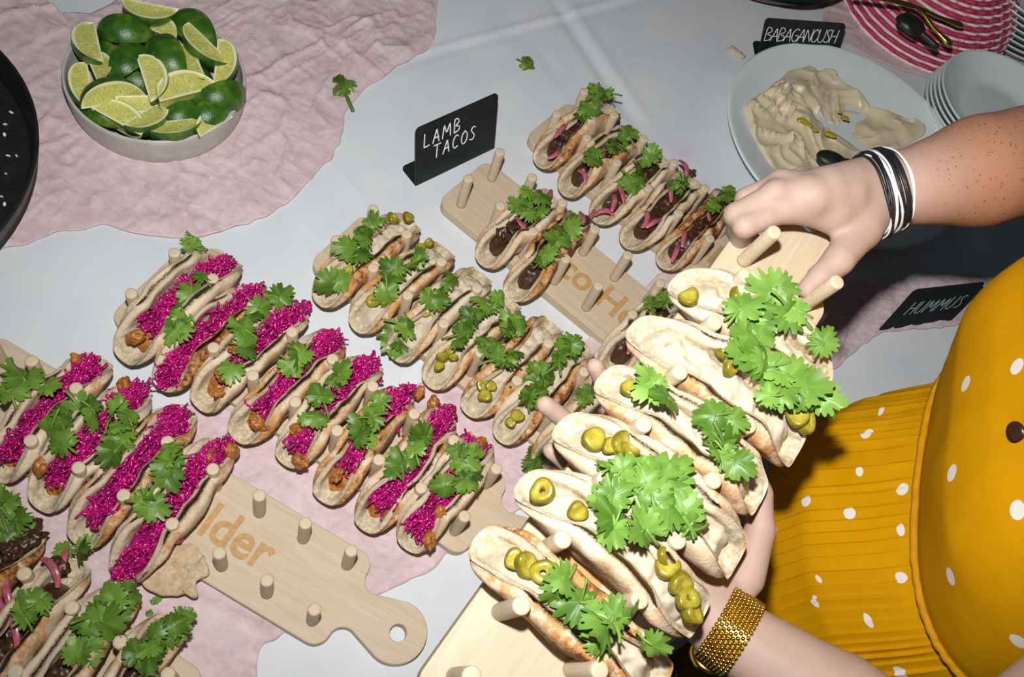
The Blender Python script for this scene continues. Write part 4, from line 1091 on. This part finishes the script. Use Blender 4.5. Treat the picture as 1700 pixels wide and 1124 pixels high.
# black spoon in the spread
a, b = at(1366, 262, 4.5), at(1520, 300, 6.5); hd = (b-a)
sp = thing('serving_spoon', rigid(a), 'black serving spoon resting in the babaganoush behind the wrist', 'spoon')
link('handle', mesh('handle', *tube(np.array([hd*t_+np.array([0, 0, .6*math.sin(t_*3)]) for t_ in np.linspace(.18, 1, 12)]), .55, 10, .6), MT['iron']), sp)
Vs, Fs = ICO3; link('bowl', mesh('bowl', Vs*np.array([2.4, 1.5, .9])@np.array(Matrix.Rotation(math.atan2(hd[1], hd[0]), 3, 'Z')).T+hd*.1, Fs, MT['iron']), sp)
q = at(1221, 86, -1.3)
Vs, Fs = lump_geo(1.0, 5, .35, (1.5, .7, .4)); tag(link('dip_dollop', mesh('dip_dollop', Vs@np.array(Matrix.Rotation(-.25, 3, 'Z')).T, Fs, MT['hummus']), None, rigid(q)), 'dropped dollop of cream dip on the white cloth by the sign', 'dip')

# ------------------------------------------------------------------ plate stacks
def plate_geo(R, deep):
    return lathe(smooth_profile([(.02, .2), (R*.5, .15), (R*.55, 0), (R*.62, .2), (R*.85, deep*.5), (R, deep), (R+.05, deep+.22), (R-.2, deep+.25), (R*.85, deep*.62+.2), (R*.62, .6), (R*.4, .5), (.02, .48)], 4), 80)


def stack(cx, R, n, deep, pitch, z0, name, labels, cat, lean=(0, 0)):
    V, F = plate_geo(R, deep); me = mesh(name, V, F, MT['plate'])
    for i in range(n):
        m = rigid((cx[0]+lean[0]*i, cx[1]+lean[1]*i, z0+i*pitch))
        tag(link(name, me, None, m), labels(i, n), cat, 'stacked '+cat+'s beside the basket' if 'large' in labels(0, n) else 'stack of small plates behind the arm')


ORD = ['lowest', 'second lowest', 'third', 'fourth', 'fifth', 'sixth', 'seventh', 'eighth']
c = at(1662, 170, 5.5)
stack(c, 11.0, 6, 3.0, .85, -1.45, 'small_plate', lambda i, n: 'small grey plate behind the arm, '+('topmost' if i == n-1 else ORD[i]+' from the cloth')+' of its stack', 'plate', (.12, -.08))
c = at(1722, -22, 6.0)
stack(c, 14.5, 8, 3.2, 1.0, -1.45, 'large_plate', lambda i, n: 'large white plate in the corner stack, '+('topmost' if i == n-1 else ORD[i]+' from the cloth')+' of its pile', 'plate', (.05, .0))

# ------------------------------------------------------------------ dark bowl, pink basket, golden tongs
c = at(1270, -118, 4.0); c[2] = -1.4
db = thing('serving_bowl', rigid(c), 'dark brown wooden bowl at the back edge by the pink basket', 'bowl')
V, F = lathe(smooth_profile([(.02, 0), (9, 0), (14, 2.2), (17.0, 6.0), (17.6, 8.4), (17.3, 8.7), (16.8, 8.2), (15.8, 5.6), (12.5, 2.8), (8, 1.4), (.02, 1.2)], 4), 96)
link('vessel', mesh('vessel', V, F, MT['darkbowl']), db)
V, F = lathe([(17.05, 5.6), (17.75, 5.7), (17.95, 6.6), (17.75, 7.1), (17.2, 7.0), (17.05, 5.6)], 96)
link('dark_band', mesh('dark_band', V, F, MT['black']), db)

kc = np.array([38.5, 154.0, -1.4])
bk = thing('woven_basket', rigid(kc), 'domed pink and white woven basket at the back with golden tongs on it', 'basket')
rings = 26


def dome(t): return 15.2*math.cos(t*1.25)**.9+.3, .5+12.5*math.sin(t*1.25)


for i in range(rings):
    t = i/(rings-1); R, z = dome(t); n = 168
    a = np.linspace(0, 2*np.pi, n, endpoint=False)
    wv = .22*np.sin(a*28+(i % 2)*np.pi)
    P = np.stack([(R+wv)*np.cos(a), (R+wv)*np.sin(a), z+wv*.5], -1); P = np.vstack([P, P[:1]])
    V, F = tube(P, .30, 6, .85, caps=False)
    link('strand', mesh('strand', V, F, MT['pinkweave'] if i % 2 else MT['whiteweave']), bk)
for j in range(28):
    a = j/28*2*np.pi
    P = np.array([[(dome(t)[0]+.1)*math.cos(a+.5*t), (dome(t)[0]+.1)*math.sin(a+.5*t), dome(t)[1]] for t in np.linspace(0, 1, 16)])
    link('stake', mesh('stake', *tube(P, .13, 5, .7), MT['pinkweave']), bk)
V, F = lathe([(max(.02, dome(t)[0]-.35), dome(t)[1]-.1) for t in np.linspace(0, 1, 14)]+[(.02, 12.6)], 64); link('lining', mesh('lining', V, F, MT['pinkweave']), bk)
V, F = lathe([(5.0, 12.2), (5.6, 12.2), (5.6, 13.0), (5.0, 13.0), (5.0, 12.2)], 40); link('rim', mesh('rim', V, F, MT['whiteweave']), bk)

a, b = at(1415, -12, 11.0), at(1596, 42, 10.0); mid = at(1520, 14, 11.4)
tg = thing('serving_tongs', rigid(a), 'polished golden tongs lying across the pink basket', 'tongs')
for off in (0, 1):
    q1, q2, q3 = a, mid, (b if off == 0 else at(1578, 74, 10.0))
    P = smooth_profile([q1-a, (q1+q2)/2-a+np.array([0, 0, .2]), q2-a+np.array([0, 0, .25]), (q2+q3)/2-a, q3-a], 6)
    link('arm', mesh('arm', *tube(P, np.concatenate([np.full(len(P)-4, .42), [.5, .65, .75, .6]]), 8, .6), MT['gold']), tg)
a2 = at(1512, 40, 10.6)  # dark lump and rod modelled in place of the shadow beside the tongs
shadow_solid = thing('serving_scoop', rigid(a2), 'dark scoop lying in shadow across the pink basket beside the tongs', 'scoop')
V, F = lump_geo(1.9, 44, .12, (1.3, 1.0, .5)); link('scoop_bowl', mesh('scoop_bowl', V, F, MT['iron']), shadow_solid)
P = np.array([(at(1512, 40, 10.6)*(1-t_)+at(1556, 78, 10.2)*t_)-a2 for t_ in np.linspace(0, 1, 8)]); link('handle', mesh('handle', *tube(P, .5, 8), MT['iron']), shadow_solid)  # rod of the same modelled shadow, not a real handle

# ------------------------------------------------------------------ loose herbs on the cloth
h1 = thing('cilantro_sprig', rigid(at(568, 142, -1.2)), 'loose cilantro sprig with thick stem at the edge of pink gauze', 'herb')
for k, (u, v, s) in enumerate(((566, 138, 3.4), (580, 140, 3.0), (572, 146, 2.8))):
    q = at(u, v, -.5)-at(568, 142, -1.2); add_leaf(h1, q, s, 1.2+k*1.5, .2, .2-.2*k, 3+k, 'leaf')
P = np.array([at(572+14*t_, 152+32*t_, -1.1+.3*math.sin(t_*3))-at(568, 142, -1.2) for t_ in np.linspace(0, 1, 8)])
link('stem', mesh('stem', *tube(P, .27, 8), MT['leaf2']), h1)
h2 = thing('cilantro_leaf', rigid(at(870, 108, -1.2)), 'small torn cilantro leaf alone on the white cloth', 'herb')
add_leaf(h2, np.array([0, 0, .5]), 2.8, .3, .3, .5, 5, 'leaf'); add_leaf(h2, np.array([.5, .4, .6]), 2.0, 2.0, -.2, .3, 8, 'leaf')
h3 = thing('herb_crumbs', rigid(at(260, 995, -1.0)), 'tiny green herb crumbs on pink gauze beside the corner tacos', 'herb'); h3['kind'] = 'stuff'
for k, (u, v) in enumerate(((254, 997), (261, 994), (248, 1020))):
    add_leaf(h3, at(u, v, -.8)-at(260, 995, -1.0), .9, k, .2, .2, k, 'leaf')


# ------------------------------------------------------------------ person: body, arms, dress
PF = np.array([-.997, -.07, 0]); PRt = np.array([-.07, .997, 0])        # facing, own right
#          z    cx    cy    front back half-width
SKIRT = [(-62, 66, 49, 20, 16, 25), (-30, 64, 49, 16, 13, 21), (-8, 63, 49, 14, 12, 19), (-2.5, 61.5, 49, 12.5, 12, 18.5), (-.6, 54, 49, 18.6, 16, 18.5), (2, 53.4, 49, 19.5, 14, 19), (6, 53, 49, 19.6, 12, 19), (12, 52.4, 49, 17.6, 11, 18.2), (18, 52.7, 49, 14.2, 10, 17.6), (22.5, 53.4, 49, 13.0, 10, 17.2)]
BOD = [(22, 53.2, 49.6, 12.8, 10, 18.2), (27, 52.3, 50.2, 13.6, 10, 18.8), (32, 50.6, 50.4, 13.4, 10.5, 18.6), (38, 48.4, 50.4, 12.0, 10.5, 18.2), (44, 46.8, 50.2, 10.6, 10, 18.0), (50, 46, 50, 9.2, 9.5, 17.6), (56, 46, 50, 7.4, 8.5, 16.2), (60, 46, 50, 6.2, 7.5, 12.0), (62, 46, 50, 5.6, 6.8, 8.6)]
PO = np.array([62, 49, FLOOR])
person = thing('person', rigid(PO), 'person in yellow polka dot dress holding up a taco board with both hands', 'person')


def ring(tab, z, th, n_=None):
    if n_ is None: n_ = 2.9 if tab is BOD else 2.3
    zs = [t[0] for t in tab]; v = [np.interp(z, zs, [t[k] for t in tab]) for k in range(1, 6)]
    cx, cy, fr, bk_, hw = v; c, s = np.cos(th), np.sin(th)
    dep = np.where(c > 0, fr, bk_)
    return np.stack([cx+0*th, cy+0*th, z+0*th], -1)+PF*(dep*np.sign(c)*np.abs(c)**(2/n_))[..., None]+PRt*(hw*np.sign(s)*np.abs(s)**(2/n_))[..., None]


def loft(tab, zs, nth, disp=None):
    th = np.linspace(0, 2*np.pi, nth, endpoint=False); Tt, Z = np.meshgrid(th, zs, indexing='xy')
    X = ring(tab, Z, Tt); C_ = np.stack([np.interp(Z, [t[0] for t in tab], [t[k] for t in tab]) for k in (1, 2)]+[Z], -1)
    Nn = X-C_; Nn /= np.linalg.norm(Nn, axis=-1)[..., None]+1e-9
    if disp is not None: X = X+Nn*disp(Tt, Z, X)[..., None]
    X0 = ring(tab, Z, Tt); h_ = nth//2; dl = np.linalg.norm(np.diff(X0, axis=1, append=X0[:, :1]), axis=-1); cum = np.cumsum(np.concatenate([np.zeros((len(zs), 1)), dl[:, :-1]], 1), 1)
    tot = dl.sum(1)[:, None]; arcx = np.where(np.arange(nth)[None] > h_, cum-tot, cum)
    dzl = np.linalg.norm(np.diff(X0[:, 0], axis=0), axis=-1); vy = np.concatenate([[0], np.cumsum(dzl)])
    uvs = np.stack([arcx*.01, np.repeat(vy[:, None]*.01, nth, 1)], -1)
    return X.reshape(-1, 3), grid_faces(len(zs), nth, True), uvs.reshape(-1, 2), Nn.reshape(-1, 3)


def pleats(th, Z, X):
    t = th*15.0+.25*noise(np.stack([th*4, 0*Z, 0*Z], -1), 5)*3+.10*noise(np.stack([th*6, Z/7, 0*Z], -1), 6)
    s = (t*1.0) % 1.0; dep = .10+.42*(.5+.5*noise(np.stack([np.floor(t)*3.7, 0*Z, 0*Z], -1), 7))
    k = np.clip((22.5-Z)/4, 0.25, 1)
    return k*dep*(s**1.6-np.where(s > .90, (s-.90)/.10, 0))+.35*fbm(X/9, 4, 2)*np.clip((18-Z)/15, 0, 1)


def drape(th, Z, X):
    b = 0
    for s in (-1, 1): b = b+1.3*np.exp(-((np.where(th > np.pi, th-2*np.pi, th)-s*.50)/.42)**2-((Z-34)/7)**2)
    return b+.30*fbm(np.stack([X[..., 0]/9, X[..., 1]/9, X[..., 2]/14], -1), 3, 2)-.25*np.exp(-((Z-22.5)/1.0)**2)


def find_uv(V, Nn, UV, spots, rx):
    q = px(V); vis = ((V-CP)*Nn).sum(1) < 0; o = []
    for e in spots:
        u, v = e[:2]; d = np.where(vis, np.hypot(q[:, 0]-u, q[:, 1]-v), 1e9); i = int(np.argmin(d))
        # local scale of uv per cm so that dots stay round on the cloth
        o.append((UV[i, 0], UV[i, 1], e[2] if len(e) > 2 else rx, e[3] if len(e) > 3 else rx))
    return o


zs = np.concatenate([np.linspace(-62, -.7, 34), np.linspace(-.5, 22.5, 44)])
V, F, UV, Nn = loft(SKIRT, zs, 1300, pleats)
sk = [(1438, 717), (1430, 783, .005, .004), (1408, 852), (1410, 934), (1285, 967), (1337, 908, .006, .004), (1340, 831), (1437, 1032, .007, .004), (1350, 1001, .006, .004), (1285, 882), (1462, 676, .008, .003), (1496, 812), (1492, 880, .006, .004), (1499, 957, .005, .006), (1498, 1118), (1338, 910, .005, .003), (1360, 960, .004, .003)]
dots = find_uv(V, Nn, UV, sk, .0062)
hid = [(a, z, .0065, .0065) for k, z in enumerate(np.arange(.04, .58, .09)) for a in np.arange(-.55+.045*(k % 2), .55, .09)]
MT['dress_skirt'] = mat_dress('yellow_dotted_skirt', [(a, b, c_, d_) for a, b, c_, d_ in dots]+hid[::2], .0085)
link('dress_skirt', mesh('dress_skirt', V-PO, F, MT['dress_skirt'], uv=UV), person)
zs = np.linspace(22.0, 62, 70)
V, F, UV, Nn = loft(BOD, zs, 220, drape)
BODV, BODN = V, Nn
bd = [(1608, 638), (1580, 783), (1687, 850), (1576, 957), (1692, 1066), (1590, 1120), (1524, 692, .008, .005), (1519, 742, .008, .006), (1545, 575, .006, .008), (1690, 610), (1760, 740), (1770, 960)]
dots = find_uv(V, Nn, UV, bd, .0068)
hid = [(a, z, .0068, .0068) for k, z in enumerate((.03, .10, .17, .24)) for a in (-.44+.04*(k % 2), -.35+.04*(k % 2), .35+.04*(k % 2), .44+.04*(k % 2))]
MT['dress_bodice'] = mat_dress('yellow_dotted_bodice', dots+hid, .0095)
link('dress_bodice', mesh('dress_bodice', V-PO, F, MT['dress_bodice'], uv=UV), person)
# waist seam: a gathered piping
th = np.linspace(0, 2*np.pi, 360); P = ring(BOD, 22.4+0*th, th)
P[:, 2] += .05*np.sin(th*60); n0 = P-np.array([53.2, 49.6, 22.4]); n0 /= np.linalg.norm(n0, axis=1)[:, None]; P = P+n0*(.12+.05*noise(np.stack([th*20, 0*th, 0*th], -1), 5))[:, None]
link('waist_seam', mesh('waist_seam', *[q if i else q-PO for i, q in enumerate(tube(P, .38, 7, 1.0, caps=False))], simple('yellow_seam', (.54, .25, .001), .75, .25, .12, 90, .3)), person)
i = int(np.argmin(np.where(((BODV-CP)*BODN).sum(1) < 0, np.hypot(*(px(BODV)-np.array([1694, 722])).T), 1e9)))  # raised dark lens added for the dark inside of the bodice keyhole
Vb, Fb = ICO2; bn = BODN[i]
Vq = Vb*np.array([.9, .9, .35]); zq = bn; xq = np.cross([0, 0, 1.0], zq); xq /= np.linalg.norm(xq); yq = np.cross(zq, xq)
link('button', mesh('button', Vq@np.stack([xq, yq, zq])+BODV[i]+bn*.2-PO, Fb, MT['button']), person)

# arms and hands
wr = at(1452, 322, 37.0); el = at(1830, 240, 42.0); sh = np.array([46, 50, 54])+PRt*15
zb = 33.4


def A(u, v, z): return at(u, v, z)


RH = []
fa1 = wr*.55+el*.45
RH += [(wr, fa1, 2.75, 4.9, .8), (fa1, el, 4.9, 5.2, .8), (el, sh, 5.2, 5.8, .8)]
wr2 = wr+RT*0
RH += [(A(1468, 290, 37.5), A(1372, 312, 38.5), 2.05, 1.9, .8), (A(1464, 345, 36.6), A(1385, 350, 37.6), 2.0, 1.75, .8),
       (A(1440, 318, 37.6), A(1345, 326, 38.6), 2.1, 1.85, .8)]
mcp = {'i': A(1306, 346, 37.6), 'm': A(1288, 322, 38.2), 'r': A(1296, 304, 37.8), 'p': A(1326, 298, 37.0)}
for k, q in mcp.items():
    RH.append((A(1400, 325, 38.0), q, 1.7, 1.25 if k != 'p' else 1.05, .7))
pip = {'i': A(1236, 376, 36.8), 'm': A(1221, 356, 36.4), 'r': A(1238, 330, 35.8), 'p': A(1278, 312, 35.4)}
dip = {'i': A(1228, 396, 34.2), 'm': A(1222, 384, 33.6), 'r': A(1240, 358, 33.2), 'p': A(1280, 338, 33.2)}
tipf = {'i': A(1252, 402, 32.0), 'm': A(1248, 396, 31.6), 'r': A(1266, 372, 31.4), 'p': A(1300, 350, 31.6)}
for k in 'imrp':
    r0 = {'i': 1.0, 'm': 1.0, 'r': .95, 'p': .82}[k]
    RH += [(mcp[k], pip[k], r0*1.12, r0, .35), (pip[k], dip[k], r0, r0*.86, .3), (dip[k], tipf[k], r0*.86, r0*.74, .3)]
th1, th2, th3 = A(1428, 382, 36.6), A(1392, 432, 36.6), A(1362, 460, 35.9)
RH += [(A(1450, 345, 36.8), th1, 1.9, 1.75, .8), (th1, th2, 1.75, 1.32, .6), (th2, th3, 1.28, 1.08, .4), (th3, A(1340, 480, 35.0), 1.06, .86, .3)]
RH += [(th1, mcp['i'], 1.0, .9, .9)]
V1, F1 = sdf_mesh(RH, .26, .5); V1 = relax(V1, F1, 2, .45)

wl = A(1192, 1036, 27.2); ell = at(1610, 1318, 31.0); shl = np.array([46, 50, 54])-PRt*15
LH = [(wl, wl*.5+ell*.5, 2.6, 3.7, .8), (wl*.5+ell*.5, ell, 3.7, 4.3, .8), (ell, shl, 4.4, 5.4, .8)]
pc_ = A(1150, 900, 27.6)
LH += [(A(1182, 998, 27.4), A(1130, 850, 27.8), 2.0, 1.6, .8), (A(1208, 990, 27.2), A(1168, 850, 27.8), 1.8, 1.5, .8), (A(1165, 1015, 27.4), A(1100, 880, 27.8), 1.9, 1.5, .8)]
for k, (m_, p_, d_, t_, r0) in enumerate(((A(1168, 840, 28.2), A(1080, 735, 28.6), A(1022, 672, 29.2), A(988, 608, 32.4), .88), (A(1140, 845, 28.1), A(1040, 765, 28.4), A(970, 722, 29.0), A(905, 672, 31.6), .90),
                                         (A(1108, 862, 28.0), A(1000, 800, 28.2), A(945, 770, 28.6), A(915, 748, 29.6), .86), (A(1088, 890, 28.0), A(1000, 850, 28.2), A(955, 835, 28.4), A(925, 820, 28.8), .76))):
    LH += [(pc_, m_, 1.5, r0*1.25, .7), (m_, p_, r0*1.15, r0, .3), (p_, d_, r0, r0*.93, .3), (d_, t_, r0*.93, r0*.82, .3)]
LH += [(A(1238, 960, 28.0), A(1262, 880, 29.0), 1.5, 1.2, .6), (A(1262, 880, 29.0), A(1262, 820, 30.2), 1.15, 1.0, .4), (A(1262, 820, 30.2), A(1250, 775, 31.0), .98, .8, .3)]
V2, F2 = sdf_mesh(LH, .26, .5); V2 = relax(V2, F2, 2, .45)

# torso, legs, neck and head
nk = np.array([45.5, 50, 60.0]); hc = nk+PF*3.0+np.array([0, 0, 17.0])
TB = []
for s in (-1, 1):
    TB += [(np.array([62.5, 49, -10])+PRt*6*s, np.array([52.5, 49.5, 26])+PRt*6*s, 7.5, 7.5, 2), (np.array([52.5, 49.5, 26])+PRt*6*s, np.array([46.5, 50, 50])+PRt*7*s, 7.5, 6.2, 2),
           (np.array([46, 50, 55])+PRt*4*s, np.array([46, 50, 54])+PRt*14.5*s, 5, 5.0, 2),
           (np.array([63, 49, -10])+PRt*8*s, np.array([65, 49, -40])+PRt*8.5*s, 7.5, 6.0, 2), (np.array([65, 49, -40])+PRt*8.5*s, np.array([66.5, 49, FLOOR+8])+PRt*8.5*s, 5.6, 3.6, 2)]
TB += [(nk-np.array([0, 0, 5]), nk+PF*1.5+np.array([0, 0, 9]), 6.0, 5.2, 1.5), (hc+np.array([0, 0, 2])-PF*1.5, hc+np.array([0, 0, 2])+PF*1.5, 8.0, 7.6, 2), (hc+PF*2.5-np.array([0, 0, 3]), hc+PF*4.2-np.array([0, 0, 7.5]), 6.2, 3.6, 2),
       (hc+PF*8.3+np.array([0, 0, 0.5]), hc+PF*10.0-np.array([0, 0, 2.3]), .7, 1.1, .8), (hc+PF*8.0-np.array([0, 0, 5.2])+PRt*1.6, hc+PF*8.0-np.array([0, 0, 5.2])-PRt*1.6, .75, .75, .5)]
for s in (-1, 1):
    TB += [(hc+PRt*7.9*s+np.array([0, 0, 1.2]), hc+PRt*8.1*s-np.array([0, 0, 2.4])+PF*.4, 1.1, .8, .5)]
V3, F3 = sdf_mesh(TB, .75, 1.0); V3 = relax(V3, F3, 2, .4)
Vb, Fb = join([(V1, F1), (V2, F2), (V3, F3)])
ax_ = (el-wr)/np.linalg.norm(el-wr); s1 = np.clip(((V1-wr)@ax_-1.0)/7, 0, 1); nfin = 0.0*s1
tan_falloff = np.concatenate([.05+.85*s1, np.full(len(V2), .10)+.12*np.clip(1-np.linalg.norm(V2-wl, axis=1)/8, 0, 1)*0, np.full(len(V3), .2)])  # forearm darkens by suntan plus flash falloff put into the skin colour
link('body', mesh('body', Vb-PO, Fb, MT['skin'], attrs={'tan': tan_falloff}), person)
# hair, eyes, shoes, sleeves
TH = [(hc+np.array([0, 0, 4])-PF*2.5, hc+np.array([0, 0, 5])+PF*2, 8.6, 7.4, 1), (hc-PF*3, hc-PF*5-np.array([0, 0, 14]), 8.2, 5.5, 1)]
for s in (-1, 1): TH.append((hc+PRt*6.5*s-PF*2+np.array([0, 0, 3]), hc+PRt*7.2*s-PF*3.5-np.array([0, 0, 12]), 3.4, 2.6, 1))
Vh, Fh = sdf_mesh(TH, .8, 1.0); link('hair', mesh('hair', Vh-PO, Fh, MT['hair']), person)
for s in (-1, 1):
    e = hc+PF*7.6+PRt*3.1*s+np.array([0, 0, .9]); ey = link('eye', mesh('eye', ICO2[0]*1.15+e-PO, ICO2[1], MT['eye']), person)
    link('iris', mesh('iris', ICO1[0]*np.array([.5, .5, .5])+e+PF*.85-PO, ICO1[1], MT['hair']), ey)
    f0 = np.array([66.5, 49, FLOOR+2.6])+PRt*8.5*s
    Vs, Fs = sdf_mesh([(f0-PF*4+np.array([0, 0, 1.2]), f0+PF*4, 3.4, 3.3, 1), (f0+PF*4, f0+PF*13-np.array([0, 0, .4]), 3.6, 2.2, 1)], .8, 1); Vs[:, 2] = np.maximum(Vs[:, 2], FLOOR+.02)
    link('shoe', mesh('shoe', Vs-PO, Fs, MT['shoe']), person)
for S_, E_ in ((sh, el), (shl, ell)):
    d = (E_-S_)/np.linalg.norm(E_-S_); P = np.array([S_-d*3+d*11*t_ for t_ in np.linspace(0, 1, 8)])
    Vs, Fs = tube(P, np.linspace(7.6, 6.9, 8), 32, 1.0, caps=False); link('sleeve', mesh('sleeve', Vs-PO, Fs, simple('yellow_sleeve', (.60, .28, .002), .7, .25, .08, 60)), person)

# bracelet of thin cords on the right wrist
bx = (el-wr)/np.linalg.norm(el-wr); by = np.cross([0, 0, 1.0], bx); by /= np.linalg.norm(by); bz = np.cross(bx, by)
bo = wr+bx*.6
br_ = thing('cord_bracelet', rigid(bo), 'bracelet of many thin black and silver cords on the wrist', 'bracelet')
r = np.random.default_rng(21); V1w = V1
for i in range(26):
    x = -1.3+2.5*i/25; n = 72; a = np.linspace(0, 2*np.pi, n); sl = r.normal(0, .05); sl2 = r.normal(-.08, .07)
    near = np.abs((V1-bo)@bx-x) < .5; rad = np.hypot((V1[near]-bo)@by, (V1[near]-bo)@bz); ang = np.arctan2((V1[near]-bo)@bz, (V1[near]-bo)@by)
    R = np.array([rad[np.abs(np.arctan2(np.sin(ang-t_), np.cos(ang-t_))) < .25].max(initial=2.6) for t_ in a]); R[-1] = R[0]
    R = np.convolve(np.concatenate([R[-6:-1], R, R[1:6]]), np.ones(11)/11, 'valid')
    R = R+.10+.10*(i % 3)+.06*r.normal()*np.cos(a+r.uniform(0, 6))
    xx = x+sl*R*np.cos(a)+sl2*R*np.sin(a)+.08*np.sin(3*a+r.uniform(0, 6))
    P = bx*xx[:, None]+by*(R*np.cos(a))[:, None]+bz*(R*np.sin(a))[:, None]
    w = i in (0, 3, 7, 8, 11, 14, 15, 18, 21, 23, 25)
    c_ = link('cord', mesh('cord', *tube(P,   .135 if not w else .10, 6, 1, caps=False), MT['cord_white' if w else 'cord_black']), br_)
    if w: c_['label'] = 'silver cord'

# golden mesh watch strap on the left wrist
bx = (ell-wl)/np.linalg.norm(ell-wl); by = np.cross([0, 0, 1.0], bx); by /= np.linalg.norm(by); bz = np.cross(bx, by); bo = wl+bx*.9
wt = thing('watch', rigid(bo), 'golden bead-mesh watch strap on the wrist below the lifted tacos', 'watch')
parts = []; n = 44
def wrad(x, a):
    near = np.abs((V2-bo)@bx-x) < .6; rad = np.hypot((V2[near]-bo)@by, (V2[near]-bo)@bz); ang = np.arctan2((V2[near]-bo)@bz, (V2[near]-bo)@by)
    R = np.array([rad[np.abs(np.arctan2(np.sin(ang-t_), np.cos(ang-t_))) < .3].max(initial=2.6) for t_ in a])
    R = np.minimum(R, 2.95); return np.convolve(np.concatenate([R[-3:], R, R[:3]]), np.ones(7)/7, 'valid')
a = np.linspace(0, 2*np.pi, n, endpoint=False); sheet = []
for i in range(9):
    x = -1.15+.29*i; R = wrad(x, a)+.14
    sheet.append(bx*x+by*((R-.04)*np.cos(a))[:, None]+bz*((R-.04)*np.sin(a))[:, None])
    for j in range(n):
        aa = a[j]+(i % 2)*np.pi/n
        parts.append((ICO1[0]*np.array([.185, .185, .185])+bx*x+by*R[j]*math.cos(aa)+bz*R[j]*math.sin(aa), ICO1[1]))
V, F = join(parts); tag(link('strap_beads', mesh('strap_beads', V, F, MT['gold']), wt), kind='stuff')
sh_ = np.array(sheet); link('strap', mesh('strap', sh_.reshape(-1, 3), grid_faces(9, n, True), MT['gold']), wt)
R = wrad(0, np.array([math.radians(62)]*8))[0] if False else 2.9
for a0 in (-2.0,):
    q = by*R*math.cos(a0)+bz*R*math.sin(a0)
    Vc, Fc = lathe([(.02, 0), (1.5, 0), (1.6, .2), (1.6, .6), (1.4, .75), (.02, .78)], 40); zq = q/np.linalg.norm(q); yq = np.cross(zq, bx)
    link('watch_case', mesh('watch_case', Vc@np.stack([bx, yq, zq])+q+zq*.2, Fc, MT['gold']), wt)
